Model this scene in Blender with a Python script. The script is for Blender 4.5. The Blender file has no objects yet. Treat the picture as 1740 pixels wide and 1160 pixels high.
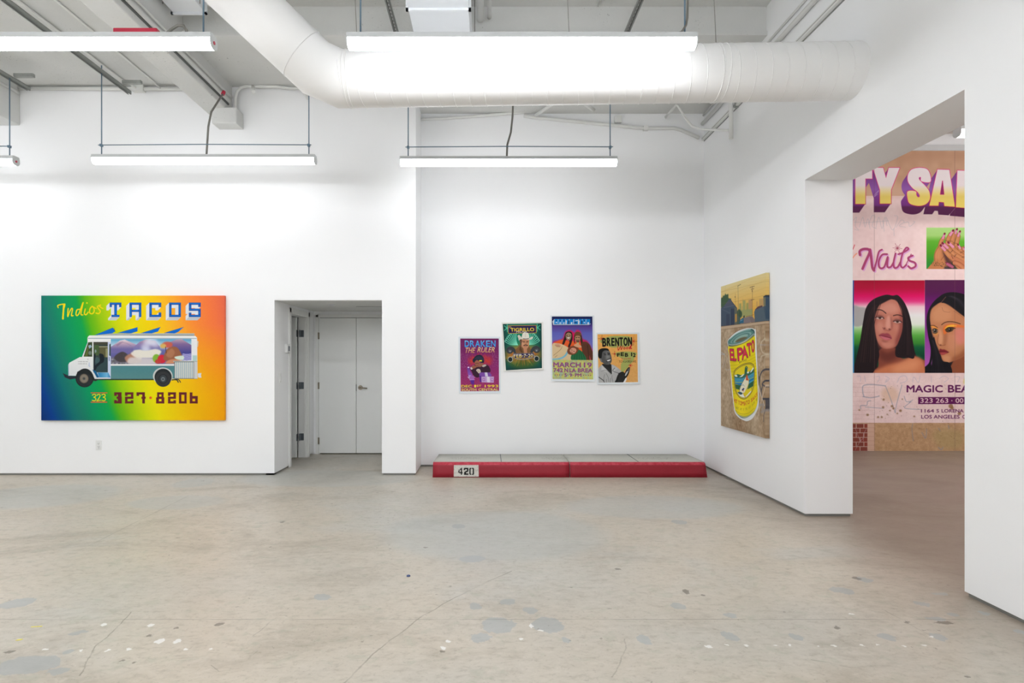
import bpy, bmesh, math, random
import numpy as np
from mathutils import Vector, Matrix

sc = bpy.context.scene
COL = sc.collection

# ------------------------------------------------------------------ camera
F = 980.0            # focal length in pixels of the 1740 px wide frame
CZ = 1.42            # eye height
VX, VY = 828.0, 611.0
cam_d = bpy.data.cameras.new('camera'); cam = bpy.data.objects.new('camera', cam_d); COL.objects.link(cam)
cam_d.sensor_fit = 'HORIZONTAL'; cam_d.sensor_width = 36.0; cam_d.lens = F / 1740 * 36
cam_d.shift_x = (870 - VX) / 1740; cam_d.shift_y = (VY - 580) / 1740
cam_d.clip_start = 0.05; cam_d.clip_end = 100
cam.location = (0, 0, CZ); cam.rotation_euler = (math.radians(90), 0, 0)
sc.camera = cam

# ------------------------------------------------------------------ world, exposure
w = bpy.data.worlds.new('world'); sc.world = w; w.use_nodes = True
w.node_tree.nodes['Background'].inputs[0].default_value = (0.8, 0.85, 0.9, 1)
w.node_tree.nodes['Background'].inputs[1].default_value = 0.05
sc.view_settings.view_transform = 'Standard'; sc.view_settings.look = 'None'
sc.view_settings.gamma = 1; sc.view_settings.use_curve_mapping = False
sc.view_settings.exposure = 0.55
sc.cycles.max_bounces = 8; sc.cycles.diffuse_bounces = 5
sc.cycles.use_light_tree = False; sc.cycles.use_adaptive_sampling = True; sc.cycles.adaptive_threshold = 0.035
LENS_POWER = 21.0      # emission of the fluorescent diffusers
ROOM2_POWER = 60.0     # lamps of the neighbouring gallery


def PX(px, py, Y):
    """real point at depth Y whose direction from the eye was measured in the photo"""
    return Vector(((px - VX) / F * Y, Y, CZ + (VY - py) / F * Y))


def floor_pt(px, py):
    Y = CZ * F / (py - VY)
    return ((px - VX) / F * Y, Y)


# ------------------------------------------------------------------ object helpers
def tag(o, label=None, cat=None, group=None, kind=None):
    if label: o['label'] = label
    if cat: o['category'] = cat
    if group: o['group'] = group
    if kind: o['kind'] = kind
    return o


def empty(name, loc, label=None, cat=None, group=None):
    o = bpy.data.objects.new(name, None); COL.objects.link(o); o.location = loc
    o.empty_display_size = 0.1
    return tag(o, label, cat, group)


def copy_tree(o, parent=None):
    c = o.copy(); COL.objects.link(c)
    if parent: c.parent = parent
    for ch in list(o.children): copy_tree(ch, c)
    return c


class MB:
    """collects solids, builds ONE mesh object; coordinates are world unless origin is given"""
    def __init__(s): s.v = []; s.f = []; s.m = []; s.sm = []

    def add(s, vs, fs, mi=0, smooth=False):
        b = len(s.v); s.v += [tuple(p) for p in vs]
        for f in fs: s.f.append([b + i for i in f]); s.m.append(mi); s.sm.append(smooth)
        return s

    def box(s, x0, x1, y0, y1, z0, z1, mi=0):
        vs = [(x0, y0, z0), (x1, y0, z0), (x1, y1, z0), (x0, y1, z0), (x0, y0, z1), (x1, y0, z1), (x1, y1, z1), (x0, y1, z1)]
        fs = [(0, 3, 2, 1), (4, 5, 6, 7), (0, 1, 5, 4), (1, 2, 6, 5), (2, 3, 7, 6), (3, 0, 4, 7)]
        return s.add(vs, fs, mi)

    def tube(s, pts, r, n=10, mi=0, caps=True, smooth=True):
        pts = [Vector(p) for p in pts]; k = len(pts)
        rr = r if isinstance(r, (list, tuple)) else [r] * k
        tan = []
        for i in range(k):
            a = pts[max(i - 1, 0)]; b = pts[min(i + 1, k - 1)]
            if 0 < i < k - 1:
                t = ((pts[i] - a).normalized() + (b - pts[i]).normalized())
            else: t = b - a
            tan.append(t.normalized())
        up = Vector((0, 0, 1)) if abs(tan[0].z) < 0.9 else Vector((1, 0, 0))
        u = tan[0].cross(up).normalized(); vs = []
        for i in range(k):
            u = (u - tan[i] * u.dot(tan[i])).normalized(); v = tan[i].cross(u)
            seg = (pts[i] - pts[i - 1]).normalized() if i > 0 else tan[0]
            c = max(0.35, abs(seg.dot(tan[i])))      # mitre stretch
            bend = Vector((0, 0, 0))
            if 0 < i < k - 1:
                d = (pts[i + 1] - pts[i]).normalized() - seg
                if d.length > 1e-4: bend = d.normalized()
            for j in range(n):
                a = 2 * math.pi * j / n
                p = u * math.cos(a) * rr[i] + v * math.sin(a) * rr[i]
                if bend.length: p = p + bend * p.dot(bend) * (1 / c - 1)
                vs.append(pts[i] + p)
        fs = []
        for i in range(k - 1):
            for j in range(n):
                fs.append((i * n + j, i * n + (j + 1) % n, (i + 1) * n + (j + 1) % n, (i + 1) * n + j))
        s.add(vs, fs, mi, smooth)
        if caps:
            b = len(s.v) - k * n
            s.f.append([b + j for j in range(n)][::-1]); s.m.append(mi); s.sm.append(False)
            s.f.append([b + (k - 1) * n + j for j in range(n)]); s.m.append(mi); s.sm.append(False)
        return s

    def prism(s, poly, axis, a, b, mi=0, smooth=False):
        """poly: 2-D outline; axis 'x' -> (y,z) outline swept in x, 'y' -> (x,z), 'z' -> (x,y)"""
        n = len(poly)
        def P(p, t):
            return {'x': (t, p[0], p[1]), 'y': (p[0], t, p[1]), 'z': (p[0], p[1], t)}[axis]
        vs = [P(p, a) for p in poly] + [P(p, b) for p in poly]
        s.add(vs, [(i, (i + 1) % n, n + (i + 1) % n, n + i) for i in range(n)], mi, smooth)
        s.add(vs, [tuple(range(n))[::-1], tuple(range(n, 2 * n))], mi, False)
        return s

    def build(s, name, mats, parent=None, bevel=0, recalc=True, seg=2):
        me = bpy.data.meshes.new(name)
        off = parent.location if parent is not None and parent.parent is None else Vector((0, 0, 0))
        if parent is not None and parent.parent is not None: off = parent.parent.location
        me.from_pydata([(p[0] - off[0], p[1] - off[1], p[2] - off[2]) for p in s.v], [], s.f)
        if not isinstance(mats, (list, tuple)): mats = [mats]
        for m in mats: me.materials.append(m)
        me.polygons.foreach_set('material_index', s.m); me.polygons.foreach_set('use_smooth', s.sm)
        if recalc:
            bm = bmesh.new(); bm.from_mesh(me)
            bmesh.ops.remove_doubles(bm, verts=bm.verts, dist=1e-6)
            bmesh.ops.recalc_face_normals(bm, faces=bm.faces); bm.to_mesh(me); bm.free()
        me.update()
        o = bpy.data.objects.new(name, me); COL.objects.link(o)
        if parent is not None: o.parent = parent
        if bevel:
            md = o.modifiers.new('bevel', 'BEVEL'); md.width = bevel; md.segments = seg; md.limit_method = 'ANGLE'
        return o


def struct(o):
    o['kind'] = 'structure'; return o


# ------------------------------------------------------------------ materials
def srgb(r, g=None, b=None):
    if g is None: r, g, b = r
    f = lambda c: (c / 255 / 12.92) if c / 255 <= 0.04045 else ((c / 255 + 0.055) / 1.055) ** 2.4
    return (f(r), f(g), f(b), 1)


class NT:
    def __init__(s, name):
        s.mat = bpy.data.materials.new(name); s.mat.use_nodes = True; s.t = s.mat.node_tree
        s.b = s.t.nodes['Principled BSDF']

    def n(s, typ, **kw):
        nd = s.t.nodes.new(typ)
        ins = kw.pop('ins', {})
        for k, v in kw.items(): setattr(nd, k, v)
        for k, v in ins.items():
            if isinstance(v, bpy.types.NodeSocket): s.t.links.new(v, nd.inputs[k])
            else: nd.inputs[k].default_value = v
        return nd

    def math(s, op, a, b=0.0, c=0.0, clamp=False):
        nd = s.n('ShaderNodeMath', operation=op, use_clamp=clamp, ins={0: a, 1: b, 2: c}); return nd.outputs[0]

    def vmath(s, op, a, b=(0, 0, 0)):
        nd = s.n('ShaderNodeVectorMath', operation=op, ins={0: a, 1: b})
        return nd.outputs['Value'] if op in ('LENGTH', 'DOT_PRODUCT', 'DISTANCE') else nd.outputs[0]

    def mix(s, fac, a, b):
        nd = s.n('ShaderNodeMix', data_type='RGBA', ins={0: fac, 6: a, 7: b}); return nd.outputs[2]

    def noise(s, vec, scale, detail=4, rough=0.55, dist=0.0):
        nd = s.n('ShaderNodeTexNoise', ins={'Vector': vec, 'Scale': scale, 'Detail': detail, 'Roughness': rough, 'Distortion': dist})
        return nd.outputs['Fac']

    def ramp(s, fac, stops, interp='LINEAR'):
        nd = s.n('ShaderNodeValToRGB', ins={0: fac}); cr = nd.color_ramp; cr.interpolation = interp
        while len(cr.elements) < len(stops): cr.elements.new(0.5)
        for e, (p, c) in zip(cr.elements, stops):
            e.position = p; e.color = c if isinstance(c, (tuple, list)) else (c, c, c, 1)
        return nd.outputs[0]

    def smooth(s, v, a, b):
        nd = s.n('ShaderNodeMapRange', interpolation_type='SMOOTHSTEP', ins={0: v, 1: a, 2: b, 3: 0.0, 4: 1.0}); return nd.outputs[0]

    def bump(s, h, strength, dist=0.01):
        nd = s.n('ShaderNodeBump', ins={'Strength': strength, 'Distance': dist, 'Height': h})
        s.t.links.new(nd.outputs[0], s.b.inputs['Normal']); return nd

    def set(s, **kw):
        for k, v in kw.items():
            k = k.replace('_', ' ')
            if isinstance(v, bpy.types.NodeSocket): s.t.links.new(v, s.b.inputs[k])
            else: s.b.inputs[k].default_value = v
        return s

    @property
    def pos(s): return s.n('ShaderNodeNewGeometry').outputs['Position']

    @property
    def obj(s): return s.n('ShaderNodeTexCoord').outputs['Object']


def plain(name, rgb, rough=0.5, metal=0.0, var=0.03, scale=8, bump=0.0):
    m = NT(name); c = srgb(*rgb)
    f = m.noise(m.obj, scale, 4)
    a = tuple(max(0, x * (1 - var)) for x in c[:3]) + (1,); b = tuple(min(1, x * (1 + var)) for x in c[:3]) + (1,)
    m.set(Base_Color=m.mix(f, a, b), Roughness=rough, Metallic=metal)
    if bump: m.bump(m.noise(m.obj, scale * 6, 3), bump, 0.003)
    return m.mat


M = {}
# smooth painted drywall with very faint roller texture
t = NT('white_wall_paint')
t.set(Base_Color=t.mix(t.noise(t.pos, 1.3, 3), srgb(243, 244, 245), srgb(246, 247, 248)), Roughness=0.6)
t.b.inputs['Specular IOR Level'].default_value = 0.25
M['wall'] = t.mat
# painted concrete ceiling: board marks, pits
t = NT('painted_concrete')
p = t.pos
pits = t.math('MULTIPLY', t.smooth(t.noise(p, 52, 4, 0.65), 0.645, 0.69), t.smooth(t.noise(p, 1.9, 3), 0.48, 0.60))
big = t.noise(p, 1.6, 4)
base = t.mix(big, srgb(208, 209, 206), srgb(224, 225, 223))
t.set(Base_Color=t.mix(pits, base, srgb(138, 139, 135)), Roughness=0.75)
t.b.inputs['Specular IOR Level'].default_value = 0.2
t.bump(t.math('ADD', t.noise(p, 28, 5, 0.65), t.math('MULTIPLY', pits, -1.2)), 0.35, 0.01); M['ceil'] = t.mat
M['white'] = plain('white_enamel', (206, 209, 210), 0.5)
M['duct'] = plain('white_painted_duct', (237, 237, 236), 0.42, var=0.015, scale=3)
M['pipe'] = plain('white_painted_conduit', (224, 225, 222), 0.45)
M['boxwhite'] = plain('cool_white_sheet', (228, 232, 236), 0.4)
M['reveal'] = plain('grey_reveal_bead', (128, 128, 124), 0.5)
M['blue_steel'] = plain('zinc_rod', (104, 128, 146), 0.45, 0.4)
M['flex'] = plain('grey_flex_conduit', (128, 126, 120), 0.45, 0.3, scale=60)
M['galv'] = plain('galvanised_strut', (150, 153, 149), 0.5, 0.2, var=0.15, scale=25)
M['galv_dark'] = plain('dark_grey', (88, 92, 90), 0.6)  # plain dark grey for latch plate, rail underside and kerb score lines
M['redbox'] = plain('red_enamel_box', (196, 44, 72), 0.4)
M['steel'] = plain('satin_steel', (122, 130, 136), 0.35, 0.7, var=0.08)
M['nickel'] = plain('satin_nickel', (150, 141, 126), 0.3, 0.8)
M['door'] = plain('door_paint', (240, 242, 240), 0.45, var=0.01)
M['trim'] = plain('trim_paint', (234, 235, 233), 0.4, var=0.01)
M['black'] = plain('black_gap', (24, 24, 24), 0.8)
M['screen'] = plain('grey_lcd', (120, 126, 134), 0.3)
M['plate'] = plain('white_plastic', (230, 231, 230), 0.35)
M['slot'] = plain('socket_slot', (70, 68, 66), 0.6)
for nm, k in (('lens', 1.0), ('lens_back', 0.25), ('lens_alcove', 0.57), ('lens_mid', 0.72), ('lens_room', 1.0)):
    t = NT('lit_diffuser_' + nm)
    t.set(Base_Color=(0.9, 0.9, 0.9, 1), Roughness=0.4, Emission_Color=(0.95, 0.965, 1.0, 1) if nm != 'lens_room' else (1.0, 0.95, 0.94, 1), Emission_Strength=LENS_POWER * k); M[nm] = t.mat
# ================================================================== SETTING
XL, XR, YF, YB, YA, ZT = -9.5, 2.88, -4.5, 7.10, 7.67, 5.30
RX0, RX1, YD, ZR = -2.62, -1.297, 8.70, 2.155       # recess
GAP = 0.024
X2 = 10.5                                             # far side of the second gallery
XO = 3.312                                            # outer face of the thick right wall
OY0, OY1, OZ = 3.48, 5.227, 3.05                      # opening in the right wall
YM = 9.02                                             # far wall of the second gallery


def floor_material():
    t = NT('worn_concrete_floor'); P = t.pos
    P2 = t.vmath('MULTIPLY', P, (1, 1, 0))
    stretch = t.vmath('MULTIPLY', P, (0.75, 1.25, 0))
    n1 = t.noise(P2, 0.33, 4, 0.5, 0.3); n2 = t.noise(stretch, 1.1, 6, 0.6, 0.6)
    n3 = t.noise(P2, 6.0, 6, 0.65); n4 = t.noise(P2, 90, 3, 0.6); n5 = t.noise(t.vmath('ADD', stretch, (7, 3, 1)), 0.8, 5, 0.6, 0.5)
    col = t.mix(t.smooth(n1, 0.42, 0.60), srgb(198, 188, 172), srgb(190, 185, 174))
    col = t.mix(t.math('MULTIPLY', t.smooth(n2, 0.50, 0.68), 0.55), col, srgb(160, 150, 134))
    col = t.mix(t.math('MULTIPLY', t.smooth(n5, 0.52, 0.70), 0.50), col, srgb(190, 190, 184))
    col = t.mix(t.math('MULTIPLY', t.smooth(n3, 0.50, 0.75), 0.30), col, srgb(150, 143, 130))
    n6 = t.noise(t.vmath('MULTIPLY', P2, (0.8, 1.4, 0)), 17, 5, 0.65, 0.4); n7 = t.noise(P2, 42, 4, 0.65); n8 = t.noise(t.vmath('ADD', P2, (3, 9, 2)), 9, 4, 0.6, 0.5)
    col = t.mix(t.math('MULTIPLY', t.smooth(n6, 0.50, 0.70), 0.34), col, srgb(140, 131, 112))
    col = t.mix(t.math('MULTIPLY', t.smooth(n6, 0.48, 0.32), 0.34), col, srgb(210, 202, 190))
    col = t.mix(t.math('MULTIPLY', t.smooth(n8, 0.54, 0.70), 0.32), col, srgb(160, 166, 146))
    col = t.mix(t.math('MULTIPLY', t.smooth(n7, 0.54, 0.72), 0.32), col, srgb(124, 114, 98))
    col = t.mix(t.math('MULTIPLY', n4, 0.12), col, srgb(120, 113, 102))
    sxy = t.n('ShaderNodeSeparateXYZ', ins={0: t.vmath('ADD', P2, t.vmath('MULTIPLY', t.n('ShaderNodeCombineXYZ', ins={0: n2}).outputs[0], (0.5, 0, 0)))})
    col = t.mix(t.math('MULTIPLY', t.smooth(sxy.outputs[0], 2.4, 3.6), 0.8), col, srgb(122, 106, 92))
    # wobble shared by patches and cracks
    wob = t.n('ShaderNodeTexNoise', ins={'Vector': P2, 'Scale': 5.5, 'Detail': 4.0, 'Roughness': 0.6}).outputs['Color']
    wob = t.vmath('MULTIPLY', t.vmath('SUBTRACT', wob, (0.5, 0.5, 0.5)), (0.10, 0.10, 0))
    wh = t.n('ShaderNodeTexNoise', ins={'Vector': P2, 'Scale': 32.0, 'Detail': 3.0, 'Roughness': 0.6}).outputs['Color']
    wh = t.vmath('MULTIPLY', t.vmath('SUBTRACT', wh, (0.5, 0.5, 0.5)), (0.045, 0.045, 0))
    Q = t.vmath('ADD', t.vmath('ADD', P2, wob), wh)

    def blobs(lst, src):
        acc = None
        for (px, py, rx, ry) in lst:
            x, y = floor_pt(px, py); ix = 1 / (rx * y / F); iy = 1 / (ry * y / (py - VY))
            v = t.n('ShaderNodeVectorMath', operation='MULTIPLY_ADD', ins={0: src, 1: (ix, iy, 0), 2: (-x * ix, -y * iy, 0)}).outputs[0]
            l = t.vmath('LENGTH', v)
            acc = l if acc is None else t.math('MINIMUM', acc, l)
        return acc
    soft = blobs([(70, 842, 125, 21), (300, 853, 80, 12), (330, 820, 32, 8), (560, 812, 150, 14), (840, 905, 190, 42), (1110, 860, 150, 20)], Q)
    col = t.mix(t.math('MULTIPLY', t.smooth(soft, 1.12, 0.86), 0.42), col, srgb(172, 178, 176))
    crisp = blobs([(50, 1129, 50, 17), (96, 1141, 18, 6), (134, 1075, 9, 4), (119, 1107, 11, 5), (846, 1063, 29, 14), (930, 1060, 27, 13),
                   (806, 1030, 11, 6), (862, 1021, 12, 5), (900, 1035, 11, 6), (815, 1083, 16, 8), (963, 1084, 8, 5), (1095, 1084, 11, 8),
                   (1155, 1029, 12, 5), (1244, 1047, 13, 4), (1242, 1082, 16, 8), (1353, 1083, 11, 5), (1508, 1081, 15, 6), (1594, 1082, 14, 6),
                   (1565, 1025, 13, 4), (1598, 1008, 11, 3), (1431, 1003, 18, 6), (1590, 1051, 15, 4), (1620, 1043, 8, 3), (803, 949, 22, 5),
                   (548, 1014, 14, 6), (30, 1024, 26, 10), (1470, 985, 12, 4), (1670, 1041, 9, 5), (1735, 1073, 9, 5), (780, 893, 12, 4), (1155, 887, 14, 4)], Q)
    col = t.mix(t.math('MULTIPLY', t.smooth(crisp, 1.03, 0.97), 0.72), col, t.mix(t.smooth(n2, 0.4, 0.6), srgb(164, 169, 169), srgb(158, 161, 160)))
    dark = blobs([(373, 1060, 7, 3), (298, 1067, 4, 2), (1603, 1058, 16, 3), (1457, 983, 7, 3), (481, 886, 3, 1.5), (1425, 1066, 5, 2),
                  (202, 1124, 4, 2), (750, 1106, 4, 2), (227, 1126, 3, 2), (253, 1079, 6, 2.5), (1165, 1005, 5, 4), (15, 1108, 10, 3), (1050, 966, 4, 1.5)], Q)
    col = t.mix(t.math('MULTIPLY', t.smooth(dark, 1.1, 0.8), 0.7), col, srgb(96, 88, 76))
    rnd = random.Random(4)
    ws = [(271, 1089, 7, 4), (302, 1089, 6, 3.5), (255, 1062, 6, 2.5), (176, 1061, 6, 2.5), (217, 1103, 4, 2), (183, 1104, 3, 2), (315, 1103, 3, 2),
          (754, 1100, 5, 3), (762, 1089, 4, 2), (903, 1063, 2, 4), (918, 1071, 5, 1.5), (885, 1085, 4, 1.5), (1205, 1098, 5, 2.5), (1447, 1043, 6, 1.2), (1584, 1082, 3, 2),
          (77, 1103, 4, 1.5), (137, 1105, 3, 1.5), (357, 1102, 2, 1.5)]
    ws += [(1240 + k * 36 + rnd.uniform(-9, 9), 1096 + rnd.uniform(-1, 1.5), rnd.uniform(2, 4), rnd.uniform(1, 2)) for k in range(10)]
    white = blobs(ws, t.vmath('ADD', P2, wh))
    col = t.mix(t.math('MULTIPLY', t.smooth(white, 1.1, 0.9), 0.9), col, srgb(226, 225, 221))
    # fine dark chips everywhere, denser in traffic zones
    vo = t.n('ShaderNodeTexVoronoi', ins={'Vector': t.vmath('ADD', t.vmath('ADD', t.vmath('MULTIPLY', P2, (0.8, 1.2, 0)), wob), wh), 'Scale': 6.0, 'Randomness': 1.0})
    sz = t.math('MULTIPLY', t.smooth(t.noise(P2, 3.1, 2), 0.42, 0.72), 0.10)
    chip = t.smooth(t.math('SUBTRACT', vo.outputs['Distance'], sz), 0.012, -0.004)
    col = t.mix(t.math('MULTIPLY', chip, 0.7), col, srgb(104, 97, 85))
    vo2 = t.n('ShaderNodeTexVoronoi', ins={'Vector': t.vmath('ADD', P2, wh), 'Scale': 15.0, 'Randomness': 1.0})
    sz2 = t.math('MULTIPLY', t.smooth(t.noise(P2, 1.9, 3), 0.46, 0.72), 0.15)
    col = t.mix(t.math('MULTIPLY', t.smooth(t.math('SUBTRACT', vo2.outputs['Distance'], sz2), 0.01, -0.02), 0.5), col, srgb(112, 104, 92))
    # joints and cracks
    def line(pts, wd, amt, wobk=0.35):
        nonlocal col
        src = t.vmath('ADD', P2, t.vmath('MULTIPLY', wob, (wobk, wobk, 0))); acc = None
        W = [Vector(floor_pt(*q) + (0,)) for q in pts]
        for a, b in zip(W, W[1:]):
            d = b - a; L = d.length; d.normalize()
            r = t.vmath('SUBTRACT', src, tuple(a))
            h = t.math('MINIMUM', t.math('MAXIMUM', t.vmath('DOT_PRODUCT', r, tuple(d)), 0.0), L)
            q = t.n('ShaderNodeVectorMath', operation='SCALE', ins={0: tuple(d), 'Scale': h}).outputs[0]
            l = t.vmath('DISTANCE', r, q)
            acc = l if acc is None else t.math('MINIMUM', acc, l)
        m = t.math('MULTIPLY', t.smooth(acc, wd, wd * 0.3), t.math('MULTIPLY', t.smooth(t.noise(P2, 4, 3), 0.3, 0.6), amt))
        col = t.mix(m, col, srgb(108, 101, 88))
    line([(-700, 1052), (2400, 1052)], 0.0035, 0.8, 0.02)
    line([(135, 935), (320, 842)], 0.008, 0.35, 0.05)
    line([(1430, 920), (1660, 985)], 0.007, 0.35, 0.05)
    line([(585, 1160), (640, 1105), (720, 1045), (800, 1000), (870, 970)], 0.006, 0.55, 0.4)
    line([(135, 1148), (150, 1122), (165, 1095), (205, 1060), (222, 1040)], 0.005, 0.7, 0.5)
    line([(430, 1080), (492, 1032)], 0.005, 0.5, 0.5)
    line([(362, 1130), (375, 1140), (395, 1138), (438, 1105)], 0.004, 0.45, 0.5)
    line([(1380, 1121), (1412, 1126), (1440, 1134), (1470, 1136)], 0.005, 0.6, 0.6)
    line([(1500, 1035), (1545, 1060), (1580, 1079)], 0.005, 0.5, 0.4)
    line([(1060, 1085), (1064, 1100), (1050, 1125), (1038, 1150)], 0.005, 0.55, 0.6)
    rough = t.n('ShaderNodeMapRange', ins={0: n2, 1: 0.3, 2: 0.7, 3: 0.30, 4: 0.48}).outputs[0]
    t.set(Base_Color=col, Roughness=rough)
    t.b.inputs['Specular IOR Level'].default_value = 0.38
    t.bump(t.math('ADD', n3, t.math('MULTIPLY', n4, 0.25)), 0.06, 0.006)
    return t.mat


M['floor'] = floor_material()
m = MB(); m.box(XL - .3, X2 + .3, YF - .3, YM + .2, -0.12, 0)
m.box(-4.6, -2.6, YB, 9.2, -0.119, -0.0001)
struct(m.build('floor', M['floor']))

# ---- walls (bottoms stop above a recessed shadow bead)
G = GAP
m = MB()
m.box(XL - .3, RX0 - .13, YB, YB + .15, G, ZT)                 # face left of the recess
m.box(RX0 - .13, RX0, YB, 7.66, G, ZT)              # recess side, near the door
m.box(RX0 - .13, RX0, 8.40, YM, G, ZT)                    # recess side, behind the door
m.box(RX0 - .13, RX0, 7.66, 8.40, 2.055, ZT)              # above the side door
m.box(RX0, RX1, YB, YD + .14, ZR + .0005, ZT)                     # header over the recess
m.box(RX0 - .05, RX0 + .09, YD, YD + .14, 0, ZR)          # back of the recess, left of doors
m.box(-1.40, RX1, YD, YD + .14, 0, ZR)
m.box(RX0 + .09, -1.40, YD, YD + .14, 2.055, ZR)
m.box(RX1, -.88, YB, YD + .3, G, ZT)                      # pier between recess and alcove
struct(m.build('wall_left_back', M['wall']))
m = MB(); m.box(-.9, XR + .1, YA, YA + .2, G, ZT); struct(m.build('wall_alcove', M['wall']))
m = MB()
m.box(XR, XO, OY1, YM, G, ZT); m.box(XR, XO, YF, OY0, G, ZT); m.box(XR, XO, OY0, OY1, OZ, ZT)
struct(m.build('wall_right', M['wall']))
m = MB(); m.box(XL - .3, XL, YF - .3, YB + .1, 0, ZT); struct(m.build('wall_left', M['wall']))
m = MB(); m.box(XL, X2 + .3, YF - .3, YF, 0, ZT); struct(m.build('wall_front', M['wall']))
m = MB(); m.box(XO, X2 + .3, YM, YM + .2, 0.03, ZT); struct(m.build('wall_mural_room_back', M['wall']))
m = MB(); m.box(X2, X2 + .3, YF, YM, 0, ZT); struct(m.build('wall_mural_room_side', M['wall']))
# store room behind the side door
m = MB()
m.box(-4.75, -4.6, YB + .15, 9.2, 0, 2.9); m.box(-4.6, RX0 - .13, 9.0, 9.2, 0, 2.9); m.box(-4.6, RX0 - .13, YB + .15, 9.0, 2.75, 2.9)
struct(m.build('wall_store_room', M['wall']))
# recessed beads under the walls
m = MB(); r = .014
m.box(XL, RX0 - r, YB + r, YB + .1, 0, G + .002)
m.box(RX0 - .11, RX0 - r, YB + r, 7.60, 0, G + .002)
m.box(RX1 + r, -.88 - r, YB + r, YA + .1, 0, G + .002)
m.box(-.88 - r, XR + r, YA + r, YA + .1, 0, G + .002)
m.box(XR + r, XO - r, OY1 + r, YM, 0, G + .002)
m.box(XR + r, XO - r, YF, OY0 - r, 0, G + .002)
struct(m.build('trim_1', M['reveal']))
m = MB(); m.box(XO, X2, YM + .004, YM + .1, 0, .032); struct(m.build('trim_2', M['black']))
m = MB(); m.box(XO, X2, YM - .045, YM, 4.675, 4.765); struct(m.build('trim_3', M['white']))

# ---- ceiling: slabs, cross step
m = MB()
m.box(XL, -3.42, YF, YB, 4.78, ZT)
m.box(-3.14, XR, YF, 5.95, 5.06, ZT)
m.box(-3.14, XR, 5.95, YB, 4.775, ZT)
m.box(-.88, XR, YB - .005, YA, 4.69, ZT)
m.box(XO, X2, YF, YM + .2, 5.10, ZT)
struct(m.build('ceiling', M['ceil']))
m = MB(); m.box(-3.14, XR, 5.93, 6.06, 4.755, 4.80); struct(m.build('trim_4', M['ceil']))
def beam(x0, x1, z0, name='ceiling_beam'):
    b = MB(); b.box(x0, x1, YF, YB, z0, ZT)
    return b
b = beam(-3.42, -3.14, 4.43); b.box(-3.30, -3.0, 6.90, YB, 4.25, 4.44); struct(b.build('ceiling_beam', M['ceil'], bevel=.01))
b = beam(-6.15, -5.75, 4.30); struct(b.build('ceiling_beam', M['ceil'], bevel=.01))
# beams and duct-like joists of the second gallery
for k, (y0, y1, z0) in enumerate(((8.55, 8.80, 4.86), (7.35, 7.65, 4.80), (5.2, 5.5, 4.8), (3.0, 3.3, 4.8))):
    b = MB(); b.box(XO, X2, y0, y1, z0, 5.12); struct(b.build('ceiling_beam', M['ceil'], bevel=.008))
# flat recess ceiling with access hatch line and small sprinkler plate
m = MB(); m.box(RX0, RX1, YB + .004, YD, ZR - .006, ZR + .01)
m.box(-1.80, -1.40, 7.9, 7.905, ZR - .009, ZR - .005, 1)
struct(m.build('trim_5', [M['ceil'], M['black']]))
e = MB(); e.tube([(-2.06, 7.62, ZR - .006), (-2.06, 7.62, ZR - .022)], [.055, .035], 20)
tag(e.build('ceiling_plate', M['white']), 'small round white plate on the low ceiling of the door recess', 'ceiling plate')

# ---- doors
def hinge(name, x, y, z, parent, dx=.012, dy=.012, h=.10):
    h_ = MB(); h_.tube([(x, y, z - h / 2), (x, y, z + h / 2)], .011, 10); h_.build(name, M['nickel'], parent)

d = struct(empty('door_1', (-1.95, YD, 0)))
f = MB()                                     # casing
x0, x1 = -2.585, -1.335
f.box(x0 + .0, x0 + .045, YD - .018, YD, 0, 2.10); f.box(x1 - .045, x1, YD - .018, YD, 0, 2.10); f.box(x0, x1, YD - .018, YD, 2.055, 2.10)
f.build('door_frame', M['trim'], d, bevel=.003)
LX = [(-2.538, -1.978), (-1.972, -1.385)]
for i, (a, b_) in enumerate(LX):
    l = MB(); l.box(a, b_, YD - .012, YD + .03, .014, 2.048)
    leaf = l.build('door_leaf', M['door'], d, bevel=.002)
    for z in (1.78, 1.03, .20):
        hg = MB(); hx = a - .004 if i == 0 else b_ + .004
        hg.tube([(hx, YD - .02, z - .05), (hx, YD - .02, z + .05)], .010, 10); hg.box(min(hx, hx + .014), max(hx, hx + .014), YD - .0165, YD - .010, z - .05, z + .05)
        hg.build('hinge', M['nickel'], leaf)
    if i == 1:
        h = MB(); hx, hz = -1.912, 1.00
        h.tube([(hx, YD - .012, hz), (hx, YD - .024, hz)], [.036, .032], 24)
        h.tube([(hx, YD - .02, hz), (hx, YD - .065, hz), (hx + .03, YD - .075, hz), (hx + .115, YD - .070, hz - .008)], [.013, .012, .011, .009], 12)
        h.build('door_handle', M['nickel'], leaf)
        s = MB(); s.box(-1.979, -1.969, YD - .016, YD - .011, .95, 1.05); s.build('latch_plate', M['galv_dark'], leaf)
m = MB(); m.box(-2.60, -1.30, YD + .04, YD + .12, 0, 2.06); struct(m.build('trim_6', M['black']))

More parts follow.
